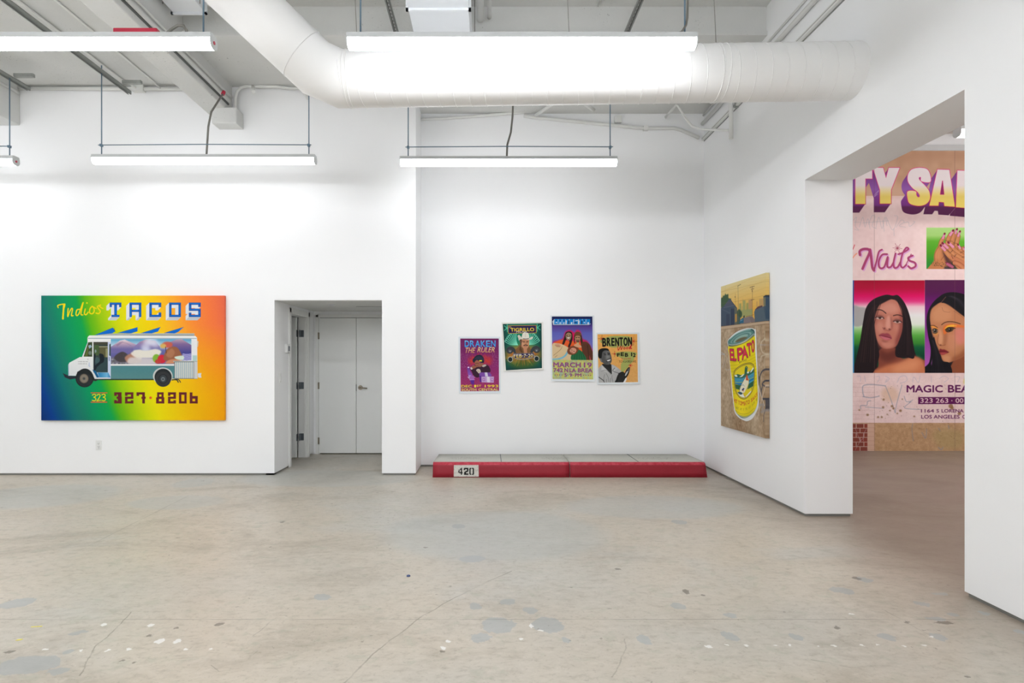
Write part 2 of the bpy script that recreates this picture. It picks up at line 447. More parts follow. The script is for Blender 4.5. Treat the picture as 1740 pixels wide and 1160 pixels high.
d = struct(empty('door_2', (RX0, 8.03, 0)))
f = MB()
f.box(RX0, RX0 + .018, 7.60, 7.665, 0, 2.11); f.box(RX0, RX0 + .018, 8.40, 8.47, 0, 2.11); f.box(RX0, RX0 + .018, 7.60, 8.47, 2.045, 2.11)
f.box(RX0 - .13, RX0 + .004, 7.655, 7.672, 0, 2.05); f.box(RX0 - .13, RX0 + .004, 8.385, 8.402, 0, 2.05); f.box(RX0 - .13, RX0 + .004, 7.655, 8.40, 2.035, 2.055)
f.box(RX0 - .075, RX0 - .045, 7.66, 7.684, 0, 2.04); f.box(RX0 - .045, RX0 - .02, 8.374, 8.39, 0, 2.04)
f.build('door_frame', M['trim'], d, bevel=.002)
l = MB(); l.box(-3.46, RX0 - .125, 8.285, 8.33, .014, 2.03); leaf = l.build('door_leaf', M['door'], d, bevel=.002)
for z in (1.80, 1.045, .30):
    h = MB(); h.tube([(RX0 - .098, 8.350, z - .05), (RX0 - .098, 8.350, z + .05)], .008, 10)
    h.box(RX0 - .126, RX0 - .122, 8.288, 8.350, z - .05, z + .05); h.box(RX0 - .095, RX0 - .045, 8.379, 8.384, z - .05, z + .05)
    h.box(RX0 - .098, RX0 - .094, 8.350, 8.384, z - .05, z + .05)
    h.build('hinge', M['steel'], leaf)

# ---- small wall fittings
t_ = empty('thermostat', (RX0, 7.53, 1.566), 'white thermostat with grey screen on the side wall of the door recess', 'thermostat')
m = MB(); m.box(RX0, RX0 + .032, 7.47, 7.59, 1.51, 1.622); m.build('case', M['plate'], t_, bevel=.004)
m = MB(); m.box(RX0 + .03, RX0 + .0335, 7.497, 7.563, 1.535, 1.598); m.build('screen', M['screen'], t_)
t_ = empty('light_switch', (RX0, 7.29, 1.19), 'white light switch below the thermostat, inside the door recess', 'light switch')
m = MB(); m.box(RX0, RX0 + .006, 7.255, 7.325, 1.13, 1.25); m.build('cover_plate', M['plate'], t_, bevel=.002)
m = MB(); m.box(RX0 + .005, RX0 + .012, 7.275, 7.305, 1.158, 1.222); m.build('rocker', M['plate'], t_, bevel=.002)
oc = PX(168, 756, YB)
t_ = empty('wall_outlet', oc, 'white double power socket low on the wall under the truck painting', 'power socket')
m = MB(); m.box(oc.x - .036, oc.x + .036, YB - .006, YB, oc.z - .058, oc.z + .058); m.build('cover_plate', M['plate'], t_, bevel=.002)
for dz in (.02, -.02):
    m = MB(); m.tube([(oc.x, YB - .006, oc.z + dz), (oc.x, YB - .0085, oc.z + dz)], .0165, 20)
    so = m.build('socket', M['plate'], t_)
    m = MB()
    for dx in (-.007, .007): m.box(oc.x + dx - .0016, oc.x + dx + .0016, YB - .0092, YB - .008, oc.z + dz - .002, oc.z + dz + .009)
    m.tube([(oc.x, YB - .008, oc.z + dz - .009), (oc.x, YB - .0092, oc.z + dz - .009)], .0032, 10); m.build('slots', M['slot'], so)

# ================================================================== LIGHT FIXTURES
def fixture(x0, x1, y, z, label, rod_top=None, rod_x=None, mat=None, crossbar=False, red_end=None, group=None, L=None):
    """linear fluorescent wrap lamp on two rods"""
    xc = (x0 + x1) / 2
    root = empty('strip_lamp', (xc, y, z), label, 'ceiling lamp', group)
    m = MB()
    m.prism([(y - .048, z + .020), (y - .046, z + .056), (y + .046, z + .056), (y + .048, z + .020)], 'x', x0 + .004, x1 - .004)
    m.build('housing', M['white'], root)
    prof = [(y - .047, z + .020)] + [(y - .050 * math.cos(a), z - .002 - .042 * math.sin(a)) for a in [math.pi * k / 12 for k in range(13)]] + [(y + .047, z + .020)]
    m = MB(); m.prism(prof, 'x', x0 + .006, x1 - .006, smooth=True); m.build('diffuser', mat or M['lens'], root)
    for xe, dn in ((x0, 1), (x1, -1)):
        pr = [(y - .048, z + .030), (y - .036, z + .058), (y + .036, z + .058), (y + .048, z + .030)] + [(y + .051 * math.cos(a), z - .002 - .043 * math.sin(a)) for a in [math.pi * k / 12 for k in range(13)]]
        m = MB(); m.prism(pr, 'x', min(xe, xe + dn * .007), max(xe, xe + dn * .007)); cap = m.build('end_cap', M['white'], root)
        if red_end == 'both' or (red_end == 'right' and dn == -1):
            m = MB(); m.tube([(xe - dn * .001, y - .004, z + .0), (xe + dn * -.006, y - .004, z + .0)], .012, 14); b = m.build('indicator', M['redbox'], cap); b['label'] = 'small red dot'
    if rod_top:
        for xr in (x0 + .09, x1 - .075):
            m = MB(); m.tube([(xr, y, z + .05), (xr, y, rod_top)], .006, 8); m.build('hanger_rod', M['blue_steel'], root)
    if crossbar:
        m = MB(); m.tube([(x0 + .06, y - .012, z + .168), (xc, y - .012, z + .176), (x1 - .045, y - .012, z + .170)], .005, 6)
        for xr in (x0 + .09, x1 - .075): m.box(xr - .012, xr + .012, y - .02, y + .012, z + .155, z + .18)
        m.build('cross_wire', M['blue_steel'], root)
    return root


ZF = 3.64
YR, YN = 6.49, 4.05
DX = 3.37
X0, X1 = -.98, 1.457
a = fixture(X0, X1, YR, ZF, 'lit strip lamp hanging in front of the alcove wall with a wire above it', 4.72, crossbar=True, mat=M['lens_alcove'])
b = fixture(-4.39, -1.914, YR - .06, ZF, 'lit strip lamp hanging above the doorway recess', 4.70, crossbar=True, mat=M['lens_back'])
c = fixture(X0 - 2 * DX + .02, X1 - 2 * DX, YR - .02, ZF, 'strip lamp cut off by the left edge, red dot on its end', 4.58, crossbar=True, mat=M['lens_back'], red_end='right')
d_ = fixture(X0, X1 + .005, YN, ZF, 'long lit strip lamp right in front of the round duct', 5.06, mat=M['lens_mid'])
e_ = fixture(X0 - DX, X1 - DX - .005, YN, ZF, 'long lit strip lamp at top left with a red box on it', 5.06 if False else 4.76, mat=M['lens_mid'], red_end='right')
for rowy in (1.6, -.85, -3.3):
    for k in range(3):
        fixture(X0 - k * DX, X1 - k * DX, rowy, ZF, 'strip lamp of the same row layout behind the viewer', 4.76, group='strip lamps behind the viewpoint')
fixture(X0 - 2 * DX, X1 - 2 * DX, YN, ZF, 'strip lamp of the same row layout behind the viewer', 4.76, group='strip lamps behind the viewpoint')
# red box and flex loop of the near left lamp
x_r = PX(196, 57, YN).x
m = MB(); m.box(PX(196, 57, YN).x, PX(270, 57, YN).x, YN - .028, YN + .028, ZF + .056, ZF + .096); o = m.build('control_box', M['redbox'], e_, bevel=.006); o['label'] = 'red box'
m = MB(); m.tube([PX(268, 60, YN), PX(280, 59, YN), PX(293, 49, YN), PX(303, 43, YN), PX(312, 44, YN), PX(317, 52, YN), PX(316, 62, YN)], .010, 8); m.build('flex_conduit', M['flex'], e_)
m = MB(); m.tube([PX(1169, -10, YN), PX(1168, 30, YN), PX(1166, 42, YN), PX(1160, 52, YN), PX(1152, 60, YN)], .008, 8); m.tube([PX(1156, 56, YN), PX(1149, 63, YN)], .014, 8)
m.build('flex_conduit', M['flex'], d_)
m = MB(); m.tube([PX(872, 170, YR + .04), PX(871, 196, YR + .03), PX(868, 225, YR), PX(862, 246, YR), PX(861, 267, YR)], .011, 8); m.build('flex_conduit', M['flex'], a)
Yb = YR - .06
m = MB(); m.tube([PX(380, 158, 6.7), PX(372, 170, 6.6), PX(359, 190, Yb), PX(354, 215, Yb), PX(352, 245, Yb), PX(350.5, 267, Yb)], .011, 8); m.build('flex_conduit', M['flex'], b)
m = MB(); m.tube([PX(381, 155, 6.7), PX(378, 161, 6.69)], .02, 8); o = m.build('connector', M['redbox'], b); o['label'] = 'red connector'
# second gallery: visible lamp, then unseen lamps added to brighten the mural
for (xx, yy, lab) in ((4.6, 5.65, 'strip lamp seen through the tall opening, near the mural room ceiling'),):
    fixture(xx, xx + 2.44, yy, ZF, lab, 4.8, mat=M['lens_room'])
for (xx, yy) in ((7.6, 5.65), (6.5, 7.1), (4.5, 3.6), (7.6, 3.6), (4.5, 1.4), (7.6, 1.4)):
    fixture(xx, xx + 2.44, yy, ZF, 'unseen strip lamp added to brighten the mural room', 4.8, mat=M['lens_room'], group='unseen strip lamps added to brighten the mural room')

# ================================================================== DUCTS
root = empty('round_duct', (1.0, 4.58, 3.68), 'large round white air duct running across the room into the right wall', 'air duct')
R = .212
PR = Vector((2.95, 4.54, 3.690)); PA = Vector((-1.17, 4.62, 3.664))
PB_ = Vector((-1.36, 4.585, 3.735)); PC = Vector((-2.93, 3.98, 5.10))
m = MB(); m.tube([PR, PA + (PR - PA).normalized() * .05], R, 64, caps=False); m.build('duct_run', M['duct'], root)
# elbow: gore pieces
m = MB(); m.tube([PA + (PR - PA).normalized() * .052, PA, PB_, PC], [R + .001] * 4, 64, caps=False); m.build('elbow', M['duct'], root)
ax = (PA - PR).normalized()
def ring(mb, c, ax, rr, r):
    u = ax.cross(Vector((0, 1, 0))).normalized(); v = ax.cross(u)
    mb.tube([c + (u * math.cos(a) + v * math.sin(a)) * rr for a in [2 * math.pi * k / 48 for k in range(49)]], r, 6, caps=False)
for px_ in (1243, 1232, 585, 578):
    m = MB(); xx = (px_ - VX) / F * 4.37; c = PR + ax * ((PR.x - xx) / -ax.x * 1.0); ring(m, c, ax, R + .001, .004)
    m.build('joint_band', M['duct'], root)
# lock seam winding round the duct
m = MB(); pts = []; L = (PA - PR).length; pitch = .122; n = int(L / pitch * 28)
u = ax.cross(Vector((0, 0, 1))).normalized(); v = ax.cross(u)
for k in range(n + 1):
    a_ = 2 * math.pi * k / 28
    pts.append(PR + ax * (L * k / n) + (u * math.cos(a_) + v * math.sin(a_)) * (R + .0005))
m.tube(pts, .0036, 5); m.build('spiral_seam', M['duct'], root)
dB = (PC - PB_).normalized()
for c, axx in ((PB_ + dB * .14, dB), (PB_ + dB * .85, dB), (PA + (PR - PA).normalized() * .06, ax)):
    m = MB(); ring(m, c, axx, R + .003, .0035); m.build('elbow_seam', M['duct'], root)
for xx in (-1.04, .655, 1.81):
    m = MB(); yy = 4.62 - (xx + 1.17) / 4.12 * .08; m.tube([(xx - .05, yy, 5.06), (xx, yy, 3.9)], .003, 6); m.tube([(xx, yy, 3.915), (xx, yy, 3.885)], .008, 6); m.build('hanger_wire', M['flex'], root)

def rect_duct(name, x0, x1, y0, y1, z0, z1, label, flange):
    r_ = empty(name, ((x0 + x1) / 2, (y0 + y1) / 2, z1), label, 'air duct')
    m = MB(); m.box(x0, x1, y0, y1, z0, z1); m.build('duct_body', M['boxwhite'], r_, bevel=.004)
    for fy in flange:
        m = MB(); e = .018
        m.box(x0 - e, x1 + e, fy - .012, fy + .012, z0 - e, z0 + .002); m.box(x0 - e, x0 + .002, fy - .012, fy + .012, z0 - e, z1 + e)
        m.box(x1 - .002, x1 + e, fy - .012, fy + .012, z0 - e, z1 + e); m.build('flange', M['boxwhite'], r_)
    for sx in (x0 - .02, x1 + .02):
        m = MB(); m.tube([(sx, y1 - .15, z0), (sx, y1 - .15, 5.06)], .004, 6); m.build('hanger_wire', M['flex'], r_)
    return r_
rect_duct('square_duct', -.62, -.145, 3.2, 5.90, 4.17, 4.62, 'boxy white duct above the long lamp in the middle, crossing over the round duct', (4.52,))
rect_duct('square_duct', -3.08, -2.765, 4.75, 5.66, 4.82, 5.05, 'narrow boxy white duct end above the red box, next to the round duct bend', (5.65,))

# ================================================================== STRUTS, PIPES
def strut(x, y0, y1, z, label, slots=False):
    m = MB(); w_ = .0205
    m.box(x - w_, x + w_, y0, y1, z + .036, z + .041)
    m.box(x - w_, x - w_ + .004, y0, y1, z, z + .041); m.box(x + w_ - .004, x + w_, y0, y1, z, z + .041)
    m.box(x - w_, x - w_ + .010, y0, y1, z, z + .003); m.box(x + w_ - .010, x + w_, y0, y1, z, z + .003)
    m.box(x - w_ + .0045, x + w_ - .0045, y0, y1, z + .0335, z + .0358, 2)
    y = y0 + .05
    while slots and y < y1:
        m.box(x - .007, x + .007, y, y + .028, z + .0325, z + .0334, 1); y += .055
    return tag(m.build('strut_channel', [M['galv'], M['duct'], M['galv']]), label, 'metal strut', 'metal struts carrying the lamp rods')
strut(-4.29, 1.2, 6.92, 4.60, 'grey metal strut running to the wall above the truck painting')
strut(-5.39, 1.2, 6.78, 4.58, 'grey metal strut at the far left, ending above the cut off lamp')
strut(-1.985, 4.9, 6.85, 4.60, 'grey metal strut mostly hidden behind the bend of the round duct')
strut(-.89, 1.2, 6.85, 4.60, 'slotted grey metal strut left of the boxy middle duct', True)
strut(1.365, 1.2, 6.85, 4.60, 'slotted grey metal strut above the right half of the long middle lamp', True)
def small_bracket(x, y, z):
    m = MB(); m.box(x, x + .22, y, y + .04, z, z + .04); return m
tag(small_bracket(-5.36, 6.52, 4.62).build('strut_bracket', M['galv'], bevel=.003), 'short grey bracket lying across the far left strut', 'bracket')
tag(small_bracket(-4.26, 6.72, 4.64).build('strut_bracket', M['galv'], bevel=.003), 'short grey bracket lying across the strut above the truck painting', 'bracket')

def pipe(pts, r, label, mat='pipe', name='conduit_pipe', box=None, group=None):
    m = MB(); m.tube(pts, r, 10)
    for c, s in (box or []): m.box(c[0] - s[0], c[0] + s[0], c[1] - s[1], c[1] + s[1], c[2] - s[2], c[2] + s[2])
    return tag(m.build(name, M[mat]), label, 'pipe', group)
# left bay
pipe([(-4.37, 1.0, 4.765), (-4.37, 6.9, 4.765), (-4.30, 7.0, 4.745), (-4.28, 7.07, 4.73)], .012, 'thin white pipe on the left ceiling, nearer the grey strut')
pipe([(-4.02, 1.0, 4.765), (-4.02, 6.95, 4.765), (-4.00, 7.05, 4.74)], .012, 'thin white pipe on the left ceiling, nearer the big beam')
pipe([(-5.74, YB - .03, 4.745), (-3.44, YB - .03, 4.735)], .022, 'white pipe along the top of the back wall above the truck painting', box=[((-4.27, YB - .035, 4.74), (.07, .034, .038))])
pipe([(-5.73, YB - .05, 4.68), (-5.73, 1.5, 4.68)], .018, 'white pipe along the side of the far left beam')
m = MB(); m.box(-3.14, -3.11, 1.0, 6.98, 4.52, 4.56); m.box(-3.14, -3.125, 1.0, 6.98, 4.50, 4.52, 1); m.tube([(-3.105, 1.0, 4.60), (-3.105, 7.0, 4.60)], .014, 8)
tag(m.build('cable_rail', [M['pipe'], M['galv_dark']]), 'white rail with dark underside fixed along the right side of the big left beam', 'rail')
# far bay between beam and duct bend
pipe([PX(400, 192, 7.0), PX(400, 165, 7.0), PX(403, 155, 7.0), PX(409, 149, 7.02), PX(418, 146.5, 7.05), PX(470, 147, 7.05), PX(492, 150, 7.05), PX(520, 150, 7.05)], .017, 'white bent pipe turning down onto the big beam at the back wall')
pipe([PX(405, 139.5, 7.05), PX(520, 140.5, 7.05)], .013, 'upper straight white pipe under the ceiling beside the duct bend', box=[(tuple(PX(456, 141, 7.04)), (.022, .02, .02))])
pipe([PX(510, 147, 7.05), PX(523, 167, 6.6)], .018, 'short white stub pipe hanging under the duct bend')
pipe([PX(433, 146, 7.0) + Vector((0, -.05, -.03)), PX(431, 156, 6.8)], .020, 'tiny white stub pipe at the top of the back wall above the doorway')
# middle pipes beside the boxy duct
pipe([(-.07, 1.5, 4.90), (-.07, 5.9, 4.90)], .036, 'thick white pipe right beside the boxy middle duct', group=None)
pipe([(.02, 1.5, 4.92), (.02, 5.9, 4.92)], .022, 'slimmer white pipe running next to the thick white pipe')
pipe([(1.14, 1.5, 5.04), (1.14, 5.9, 5.04)], .013, 'thin white ceiling pipe left of the right slotted strut')
# alcove pipes
ya = YA - .03
pipe([PX(712, 203, ya), PX(760, 201, ya), PX(868, 192.5, ya), PX(940, 186, ya), PX(965, 184, ya)], .018, 'white pipe sloping gently along the top of the alcove wall, left half')
pipe([PX(890, 196, ya), PX(905, 199, ya), PX(1095, 218, ya), PX(1145, 217.5, ya), PX(1158, 221, ya), PX(1188, 234, ya)], .022, 'white pipe sloping down to the right corner of the alcove', box=[(tuple(PX(1097, 218, ya)), (.03, .026, .028))])
pipe([PX(1131, 199, 7.62), PX(1149, 179, 7.15), PX(1151, 179, 7.15), PX(1168, 205, 7.25), PX(1176, 214, 7.3), PX(1192, 219.5, 7.25), PX(1238, 221.5, 6.72)], .015, 'white pipe bent in a peak under the duct near the alcove corner')
pipe([PX(910, 196, ya - .1), PX(937, 178, 7.2), PX(945, 172, 7.15) + Vector((0, 0, .02))], .022, 'short slanted white pipe stub in the middle of the alcove top')
pipe([Vector((PX(990, 174, 7.2).x, 7.2, 4.688)), PX(996, 179, 7.2), PX(1009, 187, ya - .3)], .022, 'very short white pipe end poking out under the duct')
pipe([(2.815, 6.66, 4.772), (2.815, 6.66, 3.97)], .024, 'upright white drop pipe near the right wall behind the duct')
m = MB(); q = PX(1050, 203, YA - .03); m.box(q.x - .045, q.x + .045, YA - .06, YA, q.z - .045, q.z + .045)
tag(m.build('junction_box', M['pipe'], bevel=.004), 'small white junction box at the top of the alcove wall', 'junction box')
for (x, z, r_, lab) in ((2.862, 4.655, .012, 'thin dark edged rail high on the right wall, uppermost of the wall rails'), (2.85, 4.545, .024, 'thick white pipe high on the right wall between two rails')):
    pipe([(x, 1.0, z), (x, YA - .03, z)], r_, lab)
m = MB(); m.box(2.845, 2.88, 1.0, YA - .02, 4.325, 4.365); m.box(2.843, 2.85, 1.0, YA - .02, 4.345, 4.350, 1); m.box(2.872, 2.88, 1.0, YA - .02, 4.315, 4.325, 1)
for yy in (3.75, 6.6): m.box(2.835, 2.88, yy, yy + .02, 4.31, 4.38, 1)
tag(m.build('cable_rail', [M['pipe'], M['galv']]), 'white rail with small clips low on the upper right wall, crossing behind the duct', 'rail')
# bits on the second gallery ceiling
pipe([(3.5, 8.3, 4.93), (9.8, 8.3, 4.93)], .03, 'grey white pipe under the mural room ceiling')
pipe([(6.9, 7.5, 4.76), (7.2, 8.68, 4.82)], .04, 'slanted pipe under the mural room ceiling')

# ================================================================== CURB
t = NT('curb_concrete'); p = t.pos
sp = t.smooth(t.noise(p, 55, 3, 0.7), 0.60, 0.70)
def stamp(cx, rx):
    v = t.n('ShaderNodeVectorMath', operation='MULTIPLY_ADD', ins={0: p, 1: (1 / rx, 1 / .10, 0), 2: (-cx / rx, -7.28 / .10, 0)}).outputs[0]
    return t.math('MULTIPLY', t.smooth(t.vmath('LENGTH', v), 1.0, .8), t.smooth(t.noise(t.vmath('MULTIPLY', p, (1, 1.6, 0)), 38, 3, .6), .53, .60))
col = t.mix(t.noise(p, 3, 5), srgb(186, 186, 176), srgb(204, 204, 196))
col = t.mix(t.math('MULTIPLY', sp, .35), col, srgb(110, 106, 94))
for cx, rx in ((-.29, .24), (.86, .22), (2.10, .26)): col = t.mix(t.math('MULTIPLY', stamp(cx, rx), .65), col, srgb(92, 88, 78))
edge = t.smooth(t.n('ShaderNodeSeparateXYZ', ins={0: p}).outputs[1], 7.50, 7.585)
col = t.mix(t.math('MULTIPLY', edge, t.math('MULTIPLY', t.noise(p, 9, 4), .7)), col, srgb(122, 112, 96))
t.set(Base_Color=col, Roughness=.85); t.bump(t.noise(p, 70, 5, .7), .4, .006); M['curb_top'] = t.mat
t = NT('curb_red_paint'); p = t.pos
col = t.mix(t.noise(p, 6, 5), srgb(146, 14, 36), srgb(158, 22, 44))
sx = t.n('ShaderNodeSeparateXYZ', ins={0: p}).outputs[2]
worn = t.math('MULTIPLY', t.smooth(t.noise(p, 22, 4, .7), .60, .74), .35)
col = t.mix(worn, col, srgb(120, 30, 38))
t.set(Base_Color=col, Roughness=.5); t.bump(t.noise(p, 45, 5, .7), .3, .006); M['curb_red'] = t.mat
t = NT('curb_red_scuffed'); p = t.pos
t.set(Base_Color=t.mix(t.smooth(t.noise(p, 18, 4, .7), .35, .7), srgb(180, 34, 58), srgb(200, 72, 88)), Roughness=.6); M['curb_edge'] = t.mat
t = NT('stencil_white'); p = t.pos
t.set(Base_Color=t.mix(t.smooth(t.noise(p, 60, 4, .7), .52, .70), srgb(214, 213, 206), srgb(170, 150, 146)), Roughness=.7); M['stencil'] = t.mat

def curb(x0, x1, label, joint, slant):
    r_ = empty('curb_block', ((x0 + x1) / 2, 7.25, 0), label, 'kerb', 'red painted kerb blocks')
    H = .178; yf = 6.96; yb = 7.60
    m = MB()
    n = 22
    rnd = random.Random(int(x0 * 100))
    # cross section per station: base front, mid front, shoulder, top front, top back, base back
    def sect(x, e):
        j = lambda s: rnd.uniform(-s, s)
        return [(x, yf + j(.001), 0), (x, yf + .006 + j(.002), .06), (x, yf + .010 + j(.002), .12), (x, yf + .014 + j(.002), H - .030), (x, yf + .024, H - .010), (x, yf + .045, H - .001),
                (x, yf + .060, H), (x, yf + .25, H + j(.0015)), (x, yb, H - .002), (x, yb, 0)]
    xs = [x0 + (x1 - x0) * k / n for k in range(n + 1)]
    S = [sect(x, 0) for x in xs]
    k = len(S[0])
    if slant[0]: S[0] = [(x0 + .004 * p_[2] / H + max(0, p_[1] - 7.0) * .03, p_[1], p_[2]) for p_ in S[0]]
    if slant[1]: S[-1] = [(x1 - .02 * p_[2] / H - max(0, p_[1] - 7.0) * .02, p_[1], p_[2]) for p_ in S[-1]]
    vs = [p_ for s_ in S for p_ in s_]
    for i in range(n):
        for q in range(k):
            q2 = (q + 1) % k
            mi = 1 if q in (0, 1, 2) else (2 if q in (3, 4, 5) else 0)
            m.add([], []); m.f.append([i * k + q, i * k + q2, (i + 1) * k + q2, (i + 1) * k + q]); m.m.append(mi); m.sm.append(q not in (8, 9))
    m.v = vs
    m.f.append(list(range(k))); m.m.append(1 if slant[0] else 0); m.sm.append(False)
    m.f.append([n * k + q for q in range(k)][::-1]); m.m.append(1 if slant[1] else 0); m.sm.append(False)
    m.build('kerb_body', [M['curb_top'], M['curb_red'], M['curb_edge']], r_)
    m = MB(); m.prism([(joint - .005, yf + .062), (joint + .005, yf + .062), (joint + .006, yb - .01), (joint - .004, yb - .01)], 'z', H - .004, H + .0012); o = m.build('score_line', M['galv_dark'], r_)
    return r_
cb = curb(-.66, .992, 'red fronted concrete kerb block with the white 420 stencil, left half', .17, (True, False))
curb(1.000, 2.656, 'red fronted concrete kerb block without a number, right half beside the wall', 1.84, (False, True))
# stencil 420
m = MB(); yf = 6.968
a = PX(771, 809.5, 6.96); b = PX(813.5, 790, 6.96)
m.prism([(a.x, a.z), (b.x, a.z + .001), (b.x - .003, b.z), (a.x + .002, b.z - .002)], 'y', 6.9555, 6.972, 0); st = m.build('stencil_panel', M['stencil'], cb); st['label'] = 'white painted panel with black number 420'
m = MB()
def dig(rects, px0, px1, py0, py1):
    for (u0, v0, u1, v1) in rects:
        q0 = PX(px0 + (px1 - px0) * u0, py0 + (py1 - py0) * v1, 6.955); q1 = PX(px0 + (px1 - px0) * u1, py0 + (py1 - py0) * v0, 6.955)
        m.box(q0.x, q1.x, 6.9540, 6.957, q0.z, q1.z)
dig([(.1, .25, .32, .62), (.0, .5, .32, .68), (.25, .62, 1, .78), (.62, 0, .88, 1), (.4, .12, .62, .3)], 778.5, 786, 794.5, 806.5)
dig([(.05, .0, .95, .2), (.0, .1, .3, .34), (.68, .1, 1, .5), (.35, .42, .85, .62), (.1, .55, .5, .82), (.05, .8, 1, 1)], 788, 796, 794.5, 806.5)
dig([(.12, .0, .42, .16), (.55, 0, .9, .16), (0, .08, .28, .92), (.72, .08, 1, .92), (.12, .84, .42, 1), (.55, .84, .9, 1)], 797.5, 805.5, 794.5, 806.5)
m.build('stencil_number', M['black'], cb)

# ---- litter on the floor
m = MB(); x, y = floor_pt(62, 1064.5); m.prism([(x - .026, y - .006), (x + .026, y + .002), (x + .026, y + .008), (x - .026, y + .000)], 'z', 0, .0015)
M['tape'] = plain('yellow_tape', (236, 222, 70), .5)
tag(m.build('tape_strip', M['tape']), 'longer thin yellow tape strip stuck on the floor at lower left', 'tape')
m = MB(); x, y = floor_pt(32, 1087); m.prism([(x - .012, y - .006), (x + .012, y - .001), (x + .014, y + .010), (x - .008, y + .004)], 'z', 0, .0015)
tag(m.build('tape_strip', M['tape']), 'smaller yellow tape scrap on the floor, nearest the lower left corner', 'tape')
m = MB(); x, y = floor_pt(694, 978.5); m.tube([(x, y, 0), (x, y, .006)], [.013, .011], 18); M['bluecap'] = plain('dark_blue_plastic', (28, 56, 112), .5)
tag(m.build('plug_cap', M['bluecap']), 'tiny dark blue cap lying alone on the floor below the doorway', 'cap')
# ================================================================== PAINTED SURFACES
# every picture is a fine mesh whose vertices carry the pigment colours
class Art:
    def __init__(s, x0, y0, x1, y1, res, bg, tf=None):
        s.x0, s.y0, s.x1, s.y1, s.res = x0, y0, x1, y1, res
        s.W = int(round((x1 - x0) * res)); s.H = int(round((y1 - y0) * res)); s.tf = tf
        s.img = np.empty((s.H, s.W, 3), np.float32); s.img[:] = np.array(bg, np.float32)
        s.clip = None
        yy, xx = np.mgrid[0:s.H, 0:s.W]
        s.X = (xx + .5) / res + x0; s.Y = (yy + .5) / res + y0

    def P(s, pts):
        if s.tf: pts = [s.tf(*p) for p in pts]
        return np.array([((p[0] - s.x0) * s.res, (p[1] - s.y0) * s.res) for p in pts], float)

    @staticmethod
    def spline(pts, closed, k=8):
        n = len(pts); out = []
        rng = range(n) if closed else range(n - 1)
        g = (lambda i: pts[i % n]) if closed else (lambda i: pts[min(max(i, 0), n - 1)])
        for i in rng:
            p0, p1, p2, p3 = [np.array(g(i + d), float) for d in (-1, 0, 1, 2)]
            for j in range(k):
                t = j / k
                out.append(tuple(.5 * ((2 * p1) + (-p0 + p2) * t + (2 * p0 - 5 * p1 + 4 * p2 - p3) * t * t + (-p0 + 3 * p1 - 3 * p2 + p3) * t ** 3)))
        if not closed: out.append(tuple(pts[-1]))
        return out

    def cover(s, q, rule_even=True):
        """exact-in-x, 4-line-in-y coverage of a polygon in raster units"""
        x0 = max(int(math.floor(q[:, 0].min())) - 1, 0); x1 = min(int(math.ceil(q[:, 0].max())) + 2, s.W)
        y0 = max(int(math.floor(q[:, 1].min())) - 1, 0); y1 = min(int(math.ceil(q[:, 1].max())) + 2, s.H)
        if x1 <= x0 or y1 <= y0: return None
        m = np.zeros((y1 - y0, x1 - x0), np.float32); a = q; b = np.roll(q, -1, 0); K = 4
        xs = np.arange(x0, x1)
        for r in range(y0, y1):
            for k in range(K):
                y = r + (k + .5) / K
                hit = ((a[:, 1] <= y) & (b[:, 1] > y)) | ((b[:, 1] <= y) & (a[:, 1] > y))
                if not hit.any(): continue
                A = a[hit]; B = b[hit]
                c = np.sort(A[:, 0] + (y - A[:, 1]) / (B[:, 1] - A[:, 1]) * (B[:, 0] - A[:, 0]))
                for u, v in zip(c[0::2], c[1::2]):
                    m[r - y0] += np.clip(np.minimum(xs + 1, v) - np.maximum(xs, u), 0, 1) / K
        return m, x0, y0

    @staticmethod
    def blur(m, r):
        r = max(1, int(round(r)))
        k = np.ones(2 * r + 1) / (2 * r + 1)
        for _ in range(2):
            m = np.apply_along_axis(lambda v: np.convolve(v, k, 'same'), 0, m); m = np.apply_along_axis(lambda v: np.convolve(v, k, 'same'), 1, m)
        return m.astype(np.float32)

    def put(s, m, x0, y0, col, a=1.0):
        h, w = m.shape; sl = (slice(y0, y0 + h), slice(x0, x0 + w))
        if s.clip is not None: m = m * s.clip[sl]
        c = col(s.X[sl], s.Y[sl]) if callable(col) else np.array(col, np.float32)
        m = (np.clip(m, 0, 1) * a)[..., None]
        s.img[sl] = s.img[sl] * (1 - m) + c * m

    def poly(s, pts, col, a=1.0, soft=0, smooth=False):
        if smooth: pts = s.spline(pts, True)
        r = s.cover(s.P(pts))
        if r is None: return
        m, x0, y0 = r
        if soft:
            R = soft * s.res * (s.lw if s.tf else 1); pad = int(2 * R) + 2
            X0 = max(x0 - pad, 0); Y0 = max(y0 - pad, 0); X1 = min(x0 + m.shape[1] + pad, s.W); Y1 = min(y0 + m.shape[0] + pad, s.H)
            M2 = np.zeros((Y1 - Y0, X1 - X0), np.float32); M2[y0 - Y0:y0 - Y0 + m.shape[0], x0 - X0:x0 - X0 + m.shape[1]] = m
            m, x0, y0 = s.blur(M2, R), X0, Y0
        s.put(m, x0, y0, col, a)

    def blob(s, pts, col, a=1.0, soft=0): s.poly(pts, col, a, soft, True)

    def rect(s, x0, y0, x1, y1, col, a=1.0, soft=0): s.poly([(x0, y0), (x1, y0), (x1, y1), (x0, y1)], col, a, soft)

    def ell(s, cx, cy, rx, ry, col, a=1.0, soft=0, rot=0):
        c, d = math.cos(rot), math.sin(rot)
        s.poly([(cx + rx * math.cos(t) * c - ry * math.sin(t) * d, cy + rx * math.cos(t) * d + ry * math.sin(t) * c) for t in [2 * math.pi * k / 28 for k in range(28)]], col, a, soft)

